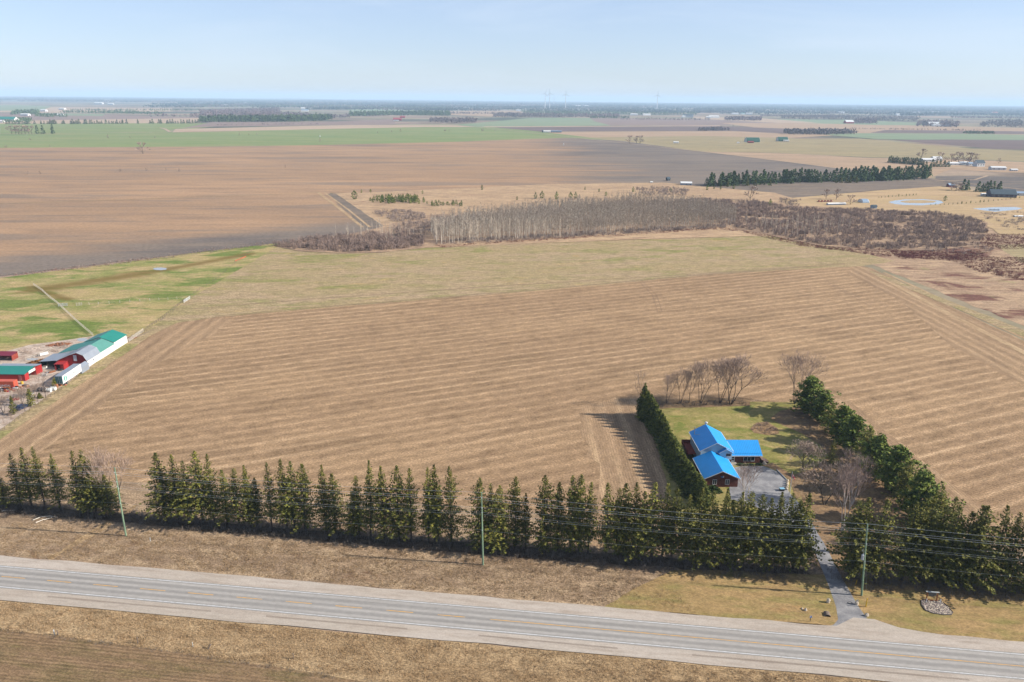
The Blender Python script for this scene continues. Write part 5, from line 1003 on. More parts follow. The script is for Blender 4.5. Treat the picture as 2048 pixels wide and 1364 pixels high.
mb = MB(); mb.box(-.22, .22, -.05, -.02, 1.0, 1.45); mb.build('plate', plain('blue_plate', S(120, 150, 210), .4), e); mb = MB(); mb.box(-.2, .0, -.055, -.051, 1.2, 1.4); mb.build('plate_patch', M['white'], e)
c = G(1654, 1231); e = empty('culvert', c, R(-10), 'dark open end of a drain pipe in the ditch left of the driveway', 'culvert'); mb = MB()
for k in range(16):
    a0, a1 = math.pi*2*k/16, math.pi*2*(k+1)/16; q = lambda a, r_, y: (r_*math.cos(a), y, .12+r_*.8*math.sin(a)); mb.face([q(a0, .62, -.6), q(a1, .62, -.6), q(a1, .62, .7), q(a0, .62, .7)]); mb.face([q(a0, .52, -.6), q(a0, .62, -.6), q(a1, .62, -.6), q(a1, .52, -.6)])
mb.build('rim', M['oldwood'], e); mb = MB(); mb.prism([(.5*math.cos(2*math.pi*k/16), .12+.42*math.sin(2*math.pi*k/16)) for k in range(16)], -.45, -.4, 'y'); mb.build('opening', M['black'], e)
mb = MB(); p0 = G(1700, 1207)
for k in range(14):
    a, c = 2*math.pi*k/14, 2*math.pi*(k+1)/14; mb.tube((p0.x+.45*math.cos(a), p0.y+.3*math.sin(a), .2), (p0.x+.45*math.cos(c), p0.y+.3*math.sin(c), .2), .03, .03, 4)
tag(mb.build('hose_loop', M['black']), 'dark loop of cable lying at the right edge of the driveway', 'cable')
# hanging sign on two wooden posts over a stone bed
c = G(1862, 1203); e = empty('garden_sign', c, R(-7), 'orange-brown timber frame with a hanging carved board behind the stone bed', 'sign'); M['cedarwood'] = plain('orange_timber', S(188, 116, 66), .8, .15)
for x in (-1.0, 1.0): mb = MB(); mb.box(x-.09, x+.09, -.09, .09, 0, 2.2); mb.build('post', M['cedarwood'], e)
mb = MB(); mb.box(-1.2, 1.2, -.1, .12, .22, .42); mb.build('rail', M['cedarwood'], e)
mb = MB(); mb.prism([(-1.3, 2.2), (1.3, 2.2), (1.3, 2.34), (-1.3, 2.34)], -.14, .14, 'y'); mb.build('beam', plain('pale_grey_board', S(206, 212, 210), .7), e)
mb = MB(); mb.prism([(-.75, 2.1), (-.7, 1.6), (-.2, 1.25), (.35, 1.3), (.8, 1.7), (.75, 2.1)], -.05, .03, 'y'); mb.build('board', plain('grey_green_board', S(120, 116, 108), .8, .3, 4), e)
mb = MB(); mb.tube((-.5, 0, 2.1), (-.5, 0, 2.2), .02, .02, 4); mb.tube((.5, 0, 2.1), (.5, 0, 2.2), .02, .02, 4); mb.build('chain', M['black'], e)
n = NT('bed_pebbles', .9, .2); f = n.n('ShaderNodeTexVoronoi'); n.t.links.new(n.pos(0, (2.6, 2.6, 2.6)), f.inputs['Vector']); f.inputs['Scale'].default_value = 1.0
M['pebble'] = n.out(n.mix(n.rng(f.outputs['Distance'], .1, .6), S(224, 208, 196), S(120, 108, 104)))
bedp = [G(*p) for p in ((1842, 1203), (1850, 1200), (1866, 1202), (1880, 1203), (1894, 1213), (1905, 1226), (1902, 1231), (1886, 1231), (1866, 1228), (1850, 1222), (1843, 1212))]
sheet('flower_bed', bedp, .2, M['pebble'], 0.05, step=.5)
mb = MB()
for i in range(len(bedp)):
    a, c = bedp[i], bedp[(i+1) % len(bedp)]; mb.tube((a.x, a.y, .22), (c.x, c.y, .22), .1, .1, 5)
tag(mb.build('bed_edging', plain('dark_edging', S(84, 76, 78), .8)), 'dark curved edging round the stone bed in front of the sign', 'edging')
mb = MB(); rs2 = random.Random(3)
for p in scatter(bedp, 130, rs2): s_ = rs2.uniform(.08, .22); mb.ball((p.x, p.y, .22), s_, s_*.8, s_*.6, 6, 4, 0, .2, rs2)
tag(mb.build('bed_stones', M['stone']), 'pale stones and bark filling the oval bed on the mown verge', 'stones', kind='stuff')
post(1852, 1206, .9, .1, 'white', 'bollard', 'short white-topped bollard at the left of the stone bed', 'bollard', cap='white'); post(1880, 1207, .9, .1, 'white', 'bollard', 'short white-topped bollard at the right of the stone bed', 'bollard', cap='white')
# fallen pale limbs at the left
def limb(px, py, pts_, label):
    c = G(px, py); e = empty('fallen_branch', c, 0, label, 'branch'); mb = MB()
    for a, b_ in zip(pts_, pts_[1:]): mb.tube((*a, .25), (*b_, .35), .09, .06, 5)
    mb.build('stem', M['aspen'], e); mb = MB()
    for k in range(7): a = pts_[1+k % (len(pts_)-1)]; mb.tube((*a, .3), (a[0]+rs.uniform(-1.2, .8), a[1]+rs.uniform(-1, 1), .9), .03, .01, 3)
    mb.build('twigs', M['dead'], e)
limb(66, 1042, [(0, 0), (1.4, 1.6), (3.2, 1.9), (5, 1.4)], 'pale forked dead limb lying in front of the left spruces'); limb(72, 1047, [(0, 0), (1.2, 1.4), (2.6, 2.2)], 'second pale dead limb crossing the forked one'); limb(4, 1024, [(0, 0), (1.6, .4), (3.2, .3)], 'pale dead limb at the left edge below the spruces')
# ------------------------------------------------------------------ the farmstead at the left
M['teal'] = ribbed('teal_metal_roof', S(34, 140, 126), 1, .5, .45); M['teal_old'] = ribbed('faded_green_roof', S(96, 160, 148), 1, .5, .6); M['greyroof'] = ribbed('grey_metal_roof', S(152, 160, 172), 1, .6, .4, .2)
M['barnred'] = plain('barn_red', S(172, 44, 46), .7, .15, 1); M['contred'] = ribbed('red_container', S(186, 50, 50), 0, .35, .5, .2); M['orange'] = ribbed('orange_container', S(222, 100, 68), 0, .3, .5, .2); M['offwhite'] = plain('weathered_white_wall', S(232, 232, 226), .8, .1, .8)
barn = empty('barn', (-165, 274.2, 0), 0, 'long white-walled barn with teal and grey metal roofs and a red gambrel front', 'barn'); BX, BY = -165.0, 274.2
def bp(mb, nm, m, lab=None, par=None): o = mb.build(nm, M[m], par or barn); return tag(o, lab) if lab else o
lx = lambda x: x-BX
mb = MB(); mb.prism([(lx(-170.6), 0), (lx(-159.7), 0), (lx(-159.7), 2.75), (lx(-160.7), 4.85), (lx(-162.95), 5.85), (lx(-166), 4.85), (lx(-170.6), 2.75)], .3, 9.6, 'y'); bp(mb, 'front_wall', 'barnred', 'red gambrel front wall')
mb = MB()
for (x0, z0), (x1, z1) in (((-171.0, 2.75), (-166, 5.0)), ((-166, 5.0), (-162.95, 6.02)), ((-162.95, 6.02), (-160.5, 5.0)), ((-160.5, 5.0), (-159.35, 2.7))): mb.slab([(lx(x0)+.002, 0, z0), (lx(x1), 0, z1), (lx(x1), 9.7, z1), (lx(x0)+.002, 9.7, z0)], .12)
rr_ = bp(mb, 'gambrel_roof', 'greyroof', 'grey metal gambrel roof')
mb = MB()
for (x0, z0), (x1, z1) in (((-171.0, 2.77), (-166, 5.02)), ((-166, 5.02), (-162.95, 6.04)), ((-162.95, 6.04), (-160.5, 5.02)), ((-160.5, 5.02), (-159.3, 2.72))):
    for y0 in (-.08, 9.7): mb.slab([(lx(x0)+.003, y0, z0), (lx(x1), y0, z1), (lx(x1), y0+.07, z1), (lx(x0)+.003, y0+.07, z0)], .2)
mb.build('fascia', M['trim'], rr_)
mb = MB(); mb.box(lx(-164.4), lx(-163.2), .22, .28, 2.6, 4.9); bp(mb, 'loft_door', 'white')
mb = MB(); mb.prism([(lx(-175.4), 0), (lx(-159.65), 0), (lx(-159.65), 2.75), (lx(-164.3), 4.9), (lx(-175.4), 2.3)], 9.7, 21.3, 'y'); bp(mb, 'rear_wall', 'offwhite', 'long white side wall')
mb = MB(); mb.slab([(lx(-164.3)+.002, 9.8, 5.0), (lx(-159.4), 9.8, 2.85), (lx(-159.4), 21.2, 2.85), (lx(-164.3)+.002, 21.2, 5.0)], .12); bp(mb, 'rear_roof', 'teal_old', 'faded grey-green roof slope')
mb = MB(); mb.slab([(lx(-176.0), 9.8, 2.3), (lx(-164.3), 9.8, 5.0), (lx(-164.3), 21.2, 5.0), (lx(-176.0), 21.2, 2.3)], .12); bp(mb, 'rear_roof', 'teal', 'dark teal roof slope')
mb = MB(); mb.prism([(lx(-171.5), 0), (lx(-159.9), 0), (lx(-159.9), 3.3), (lx(-165.3), 5.3), (lx(-171.5), 3.3)], 21.4, 31.8, 'y'); bp(mb, 'end_wall', 'offwhite', 'white wall of the far end')
mb = MB(); mb.slab([(lx(-165.3)+.002, 21.25, 5.5), (lx(-159.6), 21.25, 3.4), (lx(-159.6), 32.1, 3.4), (lx(-165.3)+.002, 32.1, 5.5)], .14); mb.slab([(lx(-171.9), 21.25, 3.3), (lx(-165.3), 21.25, 5.5), (lx(-165.3), 32.1, 5.5), (lx(-171.9), 32.1, 3.3)], .14); bp(mb, 'end_roof', 'teal', 'bright teal gable roof')
mb = MB(); mb.box(lx(-159.58), lx(-159.5), .4, 31.6, 0, 2.7); bp(mb, 'side_wall', 'offwhite')
for y, z, s_ in ((4.6, 1.4, .55), (6.6, 1.0, .3), (12, 1.6, .35), (17.5, 1.7, .35)): window(barn, y, z, s_, s_, lx(-159.5), axis='x', bars=0, dirn=1)
mb = MB(); mb.slab([(lx(-177.6), .2, 2.2), (lx(-171.1), .2, 2.75), (lx(-171.1), 9.7, 2.75), (lx(-177.6), 9.7, 2.2)], .12); bp(mb, 'lean_to_roof', 'greyroof', 'pale grey lean-to roof')
mb = MB(); mb.box(lx(-177.4), lx(-171.1), 9.2, 9.4, 0, 2.2); mb.box(lx(-177.4), lx(-177.2), .5, 9.2, 0, 2.0); mb.box(lx(-172.8), lx(-170.8), .35, .5, 0, .9); bp(mb, 'lean_to_wall', 'black')
for x in (-177.2, -174.6, -171.4): mb = MB(); mb.box(lx(x)-.1, lx(x)+.1, .4, .6, 0, 2.3); bp(mb, 'post', 'oldwood')
mb = MB(); mb.slab([(lx(-170.2), -3.0, 2.35), (lx(-166.6), -3.0, 2.35), (lx(-166.6), .2, 2.7), (lx(-170.2), .2, 2.7)], .12); mb.box(lx(-170.1), lx(-169.7), -2.9, .28, 0, 2.25); mb.box(lx(-168), lx(-166.7), -2.9, .28, 0, 2.25); bp(mb, 'porch', 'barnred', 'red entrance porch')
mb = MB(); mb.box(lx(-169.68), lx(-168.02), -1.9, -1.8, 0, 2.2); bp(mb, 'doorway', 'black')
e = empty('shed', (-159.3, 269.3, 0), 0, 'small grey gable shed between the trailer and the barn', 'shed')
mb = MB(); gable_walls(mb, -1.3, 1.3, -1.9, 3.4, 0, 2.3, 3.0); mb.build('wall', M['greyroof'], e); mb = MB(); gable_roof(mb, -1.5, 1.5, -2.1, 3.6, 2.35, 3.2, .08); mb.build('roof', M['greyroof'], e)
mb = MB(); mb.box(-.3, .55, -1.98, -1.91, 0, 2.0); mb.build('door', M['barnred'], e)
# trailer
tr = empty('box_trailer', (-158.5, 254.0, 0), R(2.5), 'white semi-trailer box with a round green logo parked beside the barn', 'trailer')
mb = MB(); mb.box(-1.25, 1.25, 0, 13.2, 1.15, 4.02); mb.build('box', M['white'], tr); mb = MB(); mb.box(-1.27, 1.27, -.02, 13.22, 4.03, 4.09); mb.build('roof', M['greyroof'], tr)
mb = MB(); mb.box(-1.15, 1.15, -.06, -.01, 1.3, 3.9); dr = mb.build('door', plain('teal_grey_door', S(60, 120, 128), .6, .3, 2), tr)
mb = MB()
for x in (-.6, -.1, .1, .6): mb.box(x-.03, x+.03, -.11, -.07, 1.3, 3.9)
mb.build('lock_rod', M['steel'], dr)
for y in (1.6, 2.9):
    for x in (-1.0, 1.0): mb = MB(); mb.tube((x-.14, y, .5), (x+.14, y, .5), .5, .5, 14); w_ = mb.build('wheel', plain('tyre_rubber', S(50, 50, 52), .9), tr); mb = MB(); mb.tube((x-.16, y, .5), (x+.16, y, .5), .25, .25, 10); mb.build('rim', M['steel'], w_)
mb = MB(); mb.box(-.6, .6, .6, 12.8, .85, 1.14); mb.build('chassis', M['black'], tr); mb = MB(); mb.box(-.7, -.55, 10.4, 10.55, 0, .85); mb.box(.55, .7, 10.4, 10.55, 0, .85); mb.build('landing_leg', M['steel'], tr)
mb = MB(); pts_ = [(1.9+1.0*math.cos(2*math.pi*k/24), 2.55+1.0*math.sin(2*math.pi*k/24)) for k in range(24)]; mb.prism(pts_, 1.252, 1.268, 'x'); lg = mb.build('logo', plain('logo_green', S(50, 170, 150), .5), tr)
mb = MB(); mb.prism([(1.55, 1.7), (1.9, 1.7), (2.25, 2.4), (2.2, 3.2), (1.95, 3.45), (1.7, 2.6)], 1.27, 1.28, 'x'); mb.build('logo_stroke', M['white'], lg)
def text(s, size, mat, par, loc, rot, nm='lettering', ext=.01):
    cu = bpy.data.curves.new('t', 'FONT'); cu.body = s; cu.size = size; cu.extrude = ext; cu.space_character = 1.05; o = bpy.data.objects.new('t', cu); C.objects.link(o)
    me = bpy.data.meshes.new_from_object(o.evaluated_get(bpy.context.evaluated_depsgraph_get())); bpy.data.objects.remove(o); me.materials.clear(); me.materials.append(M[mat])
    o = bpy.data.objects.new(nm, me); link(o, par); o.location = loc; o.rotation_euler = rot; return o
M['letter'] = plain('grey_lettering', S(120, 140, 150), .6); text('KOOLANT', 1.35, 'letter', tr, (1.27, 3.3, 2.1), (R(90), 0, R(90)))
# red container shed with a teal roof
sh = empty('container_shed', (-178.5, 259.2, 0), 0, 'shed made of two red containers under a teal roof, left of the barn', 'shed')
mb = MB(); mb.box(-9, 4.7, 0, 2.4, 0, 2.6); tag(mb.build('container', M['contred'], sh), 'front red container'); mb = MB(); mb.box(-9, 4.9, 6.4, 10.2, 0, 3.0); tag(mb.build('container', M['contred'], sh), 'rear red container')
mb = MB(); mb.slab([(-9.2, -.1, 2.68), (4.8, -.1, 2.68), (4.8, 6.35, 3.6), (-9.2, 6.35, 3.6)], .1); mb.build('roof', M['teal'], sh); mb = MB(); mb.slab([(-9.2, 6.36, 3.6), (4.9, 6.36, 3.6), (4.9, 10.3, 3.1), (-9.2, 10.3, 3.1)], .1); mb.build('rear_roof', M['greyroof'], sh)
mb = MB(); mb.box(4.7, 4.78, 2.41, 6.39, 2.0, 3.0); mb.build('lintel', M['offwhite'], sh); mb = MB(); mb.box(2.6, 2.7, 2.41, 6.39, 0, 2.8); mb.build('opening', M['black'], sh)
mb = MB(); mb.box(2.5, 3.5, -.06, -.01, .2, 2.3); mb.build('door_panel', plain('white_decal', S(206, 120, 120), .6, .3, 3), sh)
oc = empty('shipping_container', (-178.2, 253.2, 0), 0, 'orange shipping container with white lettering in front of the teal-roofed shed', 'container')
mb = MB(); mb.box(-8, 4.8, -1.2, 1.2, .1, 2.6); mb.build('body', M['orange'], oc); mb = MB(); mb.box(4.81, 4.86, -1.1, 1.1, .2, 2.5); d_ = mb.build('door', M['orange'], oc)
mb = MB()
for y in (-.7, -.2, .2, .7): mb.tube((4.9, y, .25), (4.9, y, 2.45), .03, .03, 5)
mb.build('lock_rod', M['steel'], d_); text('HYUNDAI', 1.1, 'white', oc, (-1.5, -1.215, .7), (R(90), 0, 0))
e = empty('shed', (-196.5, 283, 0), 0, 'dark maroon open-fronted shelter at the left edge of the yard', 'shed'); M['maroon'] = plain('maroon_roof', S(132, 40, 62), .6); mb = MB(); mb.slab([(-4, -2, 2.2), (4.5, -2, 2.2), (4.5, 2, 2.7), (-4, 2, 2.7)], .1); mb.build('roof', M['maroon'], e); mb = MB(); mb.box(-3.9, 4.4, 1.8, 1.95, 0, 2.5); mb.box(4.3, 4.4, -1.9, 1.8, 0, 2.2); mb.build('wall', M['woodred'], e)
# things lying about the yard
M['rust'] = plain('rusty_steel', S(150, 96, 66), .8, .3, 3); M['blackrub'] = plain('old_rubber', S(60, 60, 64), .8)
def drum(px, py, r0, h, m, label, cat='barrel', flat=False):
    c = G(px, py); e = empty('barrel' if not flat else 'tank', c, 0, label, cat); mb = MB()
    if flat: mb.tube((-h/2, 0, r0), (h/2, 0, r0), r0, r0, 14)
    else: mb.tube((0, 0, 0), (0, 0, h), r0, r0, 12)
    mb.build('body', M[m], e)
    for f in (.05, .5, .95):
        mb = MB()
        if flat: mb.tube((-h/2+h*f-.04, 0, r0), (-h/2+h*f+.04, 0, r0), r0+.03, r0+.03, 14)
        else: mb.tube((0, 0, h*f-.03), (0, 0, h*f+.03), r0+.03, r0+.03, 12)
        mb.build('hoop', M['steel'], e)
drum(98, 784, .7, 1.6, 'offwhite', 'left of two pale tanks behind the bare tree in the yard', 'tank', True); drum(107, 781, .7, 1.7, 'offwhite', 'right of two pale tanks behind the bare tree in the yard', 'tank', True)
drum(83, 783, .8, 2.2, 'blackrub', 'black tank lying left of the pale tanks', 'tank', True); M['yellow2'] = M['yellow']; drum(44.5, 768, .45, 1.0, 'yellow2', 'yellow drum by the end of the orange container'); drum(114, 775, .5, 1.2, 'cedarwood', 'tan wooden drum below the trailer doors'); drum(122, 772, .45, 1.0, 'cedarwood', 'smaller tan drum right of the trailer doors')
drum(131, 771, .35, .6, 'orange', 'orange tub at the trailer corner, first in the grass', 'tub')
e = empty('tyre_stack', G(121, 741), 0, 'pair of black tyres lying on the yard before the porch', 'tyres')
for k in range(2):
    mb = MB()
    for q in range(14): a, c = 2*math.pi*q/14, 2*math.pi*(q+1)/14; mb.tube((.7*math.cos(a), .7*math.sin(a), .2+.38*k), (.7*math.cos(c), .7*math.sin(c), .2+.38*k), .19, .19, 6, 0, False)
    mb.build('tyre', M['blackrub'], e)
mb = MB(); rs3 = random.Random(12); c = G(14, 780)
mats_ = [M['stone'], M['oldwood'], M['cedarwood'], M['black'], M['ceramic'], M['contred']]
for k in range(90):
    x, y = c.x+rs3.uniform(-4, 5), c.y+rs3.gauss(0, 1.3); s_ = rs3.uniform(.15, .5); mb.box(x-s_*rs3.uniform(.5, 2.5), x+s_, y-s_*.6, y+s_*.6, .1, .12+s_*rs3.uniform(.6, 2), rs3.randrange(6))
tag(mb.build('scrap_heap', mats_), 'heap of planks, scrap and rubble in front of the orange container', 'scrap heap', kind='stuff')
mb = MB()
for k in range(14): a = rs3.uniform(0, 3); x, y = G(88, 752).xy; mb.tube((x+rs3.gauss(0, .6), y+rs3.gauss(0, .8), .1), (x+rs3.gauss(0, 1.0), y+rs3.gauss(0, 1), rs3.uniform(.3, 1.4)), .07, .07, 4)
tag(mb.build('scrap_heap', M['ceramic']), 'tangle of pale pipes beside the red container end', 'scrap heap', kind='stuff')
n = NT('brown_compost', 1, .05); f = n.noise(n.pos(0, (1.1, 1.1, 1.1)), 1, 5, .7); M['dung'] = n.out(n.mix(n.rng(f, .35, .65), S(150, 104, 62), S(98, 70, 48)))
def heap(px, py, rx, ry, h, m, name, label, n_=60, seed=1, rot=0):
    c = G(px, py); mb = MB(); q = random.Random(seed)
    for k in range(n_):
        a = q.uniform(0, 6.28); u = math.sqrt(q.random()); x, y = rx*u*math.cos(a), ry*u*math.sin(a); xr, yr = x*math.cos(rot)-y*math.sin(rot), x*math.sin(rot)+y*math.cos(rot); s_ = q.uniform(.5, 1.0); mb.ball((c.x+xr, c.y+yr, 0), s_*1.2, s_, h*(1.1-u)*q.uniform(.6, 1.1), 7, 4, 0, .2, q, True)
    return tag(mb.build(name, M[m]), label, 'heap', kind='stuff')
heap(78, 725, 9, 2.2, 1.3, 'dung', 'manure_heap', 'long brown manure heap left of the barn', 110, 2, R(52)); heap(118, 690, 5, 2.0, 1.4, 'rust', 'brush_pile', 'dark heap of brush and rubble behind the barn', 50, 3, R(20)); heap(58, 700, 9, 3.5, .6, 'yard', 'gravel_heap', 'low pale gravel mound between the pasture and the barn', 50, 4, R(40)); heap(262, 676, 2, 1.2, .9, 'rust', 'brush_pile', 'reddish brush heap at the far end of the barn', 16, 5)
def crate(px, py, w_, d_, h, m, rz, name, label, cat='crate'):
    e = empty(name, G(px, py), R(rz), label, cat); mb = MB(); mb.box(-w_/2, w_/2, -d_/2, d_/2, .08, h); mb.build('body', M[m], e); mb = MB(); mb.box(-w_/2-.05, w_/2+.05, -d_/2-.05, d_/2+.05, h+.002, h+.08); mb.build('lid', M['oldwood'], e)
    for s_ in (-1, 1): mb = MB(); mb.box(s_*w_*.4-.08, s_*w_*.4+.08, -d_/2, d_/2, 0, .078); mb.build('runner', M['oldwood'], e)
crate(72, 741, 1.6, 1.2, 1.1, 'oldwood', 20, 'wooden_crate', 'grey wooden crate between the red shed and the barn'); crate(104, 745, 2.2, 1.2, .8, 'rust', 50, 'feed_bin', 'rusty bin in the middle of the yard before the barn', 'bin'); crate(90, 737, 1.3, 1.0, .9, 'offwhite', 10, 'wooden_crate', 'pale crate at the corner of the lean-to'); crate(52, 775, 1.8, 1.2, 1.0, 'cedarwood', -15, 'wooden_crate', 'tan crate right of the yellow drum'); crate(30, 800, 2.4, 1.4, 1.0, 'barnred', 30, 'wooden_crate', 'red crate by the scrap heap near the left edge'); crate(58, 790, 2.6, 1.2, .7, 'ceramic', 60, 'feed_bin', 'long pale trough in the lower yard', 'trough')
# fences
def fence(name, pts_, step, h, label, m='oldwood', railz=(.5, 1.0), pr=.07, wire=.012, rnd_=None):
    P = [G(*p) for p in pts_]; e = empty(name, P[0], 0, label, 'fence'); rs_ = random.Random(len(pts_)+int(step*7)); cnt = 0; rail = MB(); pmesh = MB(); pmesh.tube((0, 0, 0), (0, 0, h), pr, pr*.9, 6); pm = pmesh.mesh('post', M[m])
    for A, B in zip(P, P[1:]):
        L = (B-A).length; k = max(1, round(L/step))
        for j in range(k):
            c = A.lerp(B, j/k)
            if cnt < 100: o = bpy.data.objects.new('post', pm); link(o, e); o.location = c-P[0]; o.rotation_euler = (rs_.gauss(0, .03), rs_.gauss(0, .03), 0); cnt += 1
        for z in railz: rail.tube((A.x-P[0].x, A.y-P[0].y, z), (B.x-P[0].x, B.y-P[0].y, z), wire, wire, 4)
    rail.build('rail', M[m], e); return e
M['paleposts'] = plain('pale_cedar_posts', S(214, 204, 190), .9, .15, 2)
fence('fence', [(186, 672), (160, 650), (130, 622), (115, 608), (98, 595), (84, 582), (66, 570)], 1.6, 1.5, 'close-set pale post fence crossing the pasture towards the barn', 'paleposts', (.5, 1.0, 1.3), .08, .03)
fence('fence', [(160, 611), (197, 609), (240, 606), (300, 602), (372, 598)], 4.6, 1.5, 'wide-spaced pale post fence across the pasture between the two gates', 'paleposts', (.5, 1.0), .08, .015)
fence('fence', [(285, 668), (300, 655), (330, 634), (345, 622), (372, 600)], 2.6, 1.4, 'dark post fence from the barn gate up to the white gate', 'oldwood', (.5, .9, 1.2), .08, .03)
fence('fence', [(376, 598), (400, 580), (432, 560), (460, 536), (486, 515), (520, 492), (560, 470)], 5.0, 1.5, 'thin post and wire fence between the pasture and the hayfield', 'oldwood', (.5, 1.0), .07, .015)
fence('fence', [(-60, 566), (0, 558), (110, 546), (200, 534), (330, 516), (450, 500), (540, 487)], 6, 1.3, 'old fence along the brushy edge of the big brown field', 'oldwood', (.5, 1.0), .06, .012)
fence('fence', [(0, 866), (30, 845), (60, 822), (95, 800), (130, 775)], 2.5, 1.2, 'post and wire fence between the farmyard and the crop field', 'oldwood', (.5, .9), .07, .015)
fence('fence', [(52, 722), (68, 716), (85, 709), (108, 699)], 2.2, 1.4, 'short pale rail fence behind the manure heap', 'paleposts', (.6, 1.2), .1, .05)
def gate(a, b_, h, label, m='paleposts', bars=4):
    A, B = G(*a), G(*b_); e = empty('gate', A, 0, label, 'gate'); D = B-A; mb = MB()
    for k in range(bars): z = .2+(h-.2)*k/(bars-1); mb.tube((0, 0, z), (D.x, D.y, z), .05, .05, 5)
    mb.build('bars', M[m], e)
    for f in (0, .5, 1): mb = MB(); mb.tube((D.x*f, D.y*f, 0), (D.x*f, D.y*f, h+.15), .08, .08, 6); mb.build('post', M[m], e)
gate((258, 684), (287, 664), 1.6, 'long pale board gate beyond the far end of the barn', bars=7); gate((368, 606), (380, 598), 1.5, 'white gate where the two pasture fences meet', 'white', 6); gate((117, 613), (135, 612), 1.5, 'grey panel gate at the close-set post fence', 'ceramic', 7); gate((153, 612), (164, 611), 1.5, 'small pale gate at the left end of the wide-spaced fence')
e = empty('signboard', G(89, 712), R(48), 'white board propped on a pale rail frame behind the barn', 'board'); mb = MB(); mb.box(-1.5, 1.5, -.05, .05, .4, 1.5); mb.build('panel', M['white'], e); mb = MB(); mb.tube((-2, 0, 1.7), (2, 0, 1.7), .06, .06, 5); mb.tube((-2, 0, 0), (-2, 0, 1.7), .07, .07, 5); mb.tube((2, 0, 0), (2, 0, 1.7), .07, .07, 5); mb.build('frame', M['paleposts'], e)
e = empty('snow_fence_roll', G(470, 523), 0, 'orange netting along the hayfield fence', 'netting'); mb = MB(); D = G(492, 514)-G(470, 523); mb.slab([(0, 0, .6), (D.x, D.y, .6), (D.x+.1, D.y+.1, .65), (.1, .1, .65)], .4); mb.build('netting', M['orange'], e); mb = MB(); mb.tube((0, 0, 0), (0, 0, .9), .05, .05, 5); mb.build('stake', M['oldwood'], e)
# trees round the yard
def yt(mesh, nm, px, py, h, hb, label, w=1.0): tree_obj(nm, mesh, G(px, py), rnd.uniform(0, 6), (h/hb*w, h/hb*w, h/hb), label, 'tree')
CY = spruce_mesh(33, 7, 1.1, .6, 1.2, 'needle', False); CY2 = spruce_mesh(34, 6, 1.3, .6, 1.3, 'needle', False); CYY = cedar_mesh(35, 4, 1.4, 700, 'needle_y')
yt(CY, 'conifer_tree', 28, 830, 6.5, 7, 'small conifer beside the fence at the left edge, nearest the road'); yt(CY2, 'conifer_tree', 62, 813, 6.2, 6, 'small broad conifer right of the nearest one by the yard fence'); yt(CYY, 'conifer_tree', 111, 774, 3.6, 4, 'yellow-green little conifer at the trailer doors'); yt(CYY, 'conifer_tree', 80, 797, 2.2, 4, 'low yellowish conifer below the bare yard tree', 1.4)
yt(BT['thin'], 'bare_tree', 92, 797, 8, 9, 'bare pale tree standing in front of the tanks in the yard', 1.3); yt(BT['thin'], 'bare_tree', 50, 823, 7, 9, 'thin bare tree between the two small conifers'); yt(BT['round'], 'bare_tree', 45, 808, 5, 8, 'twiggy bare tree behind the thin one by the yard fence'); yt(BT['round'], 'bare_tree', 8, 826, 5, 8, 'twiggy bare tree at the left edge of the yard', 1.2); yt(BT['round'], 'bare_tree', 70, 795, 4, 8, 'low tangled bare bush in the middle of the yard hedge', 1.3)
e = empty('parked_car', G(44, 818), R(80), 'dark blue car half hidden behind the thin tree at the yard fence', 'car'); M['carblue'] = plain('dark_blue_car', S(40, 56, 90), .3)
mb = MB(); mb.prism([(-2.2, .3), (2.2, .3), (2.25, .8), (1.3, .95), (.8, 1.45), (-1.2, 1.45), (-1.8, .95), (-2.2, .85)], -.85, .85, 'y'); mb.build('body', M['carblue'], e); mb = MB(); mb.prism([(1.2, .97), (.75, 1.4), (-1.1, 1.4), (-1.65, .97)], -.87, .87, 'y'); mb.build('window', M['glass'], e)
for x in (-1.4, 1.4):
    for y in (-.8, .8): mb = MB(); mb.tube((x, y-.1, .33), (x, y+.1, .33), .33, .33, 12); mb.build('wheel', M['blackrub'], e)
# ------------------------------------------------------------------ distant farms
def building(px, py, w_, d_, hw, hr, rot, wall, roof, label, name='farm_building', wins=3, arch=False, cat='building'):
    e = empty(name, G(px, py), R(rot), label, cat); mb = MB()
    if arch:
        K = 9; prof = [(-d_/2*math.cos(math.pi*k/K), (hw+hr)*math.sin(math.pi*k/K)) for k in range(K+1)]; mb.prism([(p*.99, q*.985) for p, q in prof], -w_/2, w_/2, 'x'); mb.build('wall', M[wall], e); mb = MB()
        for a, b_ in zip(prof, prof[1:]): mb.slab([(-w_/2-.2, a[0], a[1]+.1), (-w_/2-.2, b_[0], b_[1]+.1), (w_/2-.5, b_[0], b_[1]+.1), (w_/2-.5, a[0], a[1]+.1)], .1)
        mb.build('roof', M[roof], e)
    else:
        mb.prism([(-d_/2, 0), (d_/2, 0), (d_/2, hw), (0, hw+hr), (-d_/2, hw)], -w_/2, w_/2, 'x'); mb.build('wall', M[wall], e); mb = MB()
        mb.slab([(-w_/2-.4, -d_/2-.5, hw), (w_/2+.4, -d_/2-.5, hw), (w_/2+.4, 0, hw+hr+.35), (-w_/2-.4, 0, hw+hr+.35)], .15); mb.slab([(-w_/2-.4, .002, hw+hr+.35), (w_/2+.4, .002, hw+hr+.35), (w_/2+.4, d_/2+.5, hw), (-w_/2-.4, d_/2+.5, hw)], .15); mb.build('roof', M[roof], e)
        for k in range(wins):
            x = -w_/2+w_*(k+.5)/wins; window(e, x, hw*.35, min(1.6, w_*.12), hw*.35, -d_/2)
    mb = MB(); mb.box(w_/2+.01, w_/2+.06, -d_*.15, d_*.15, 0, hw*.75) if not arch else mb.box(w_/2+.01, w_/2+.08, -d_*.2, d_*.2, 0, hw*1.2); mb.build('door', M['oldwood'], e); return e
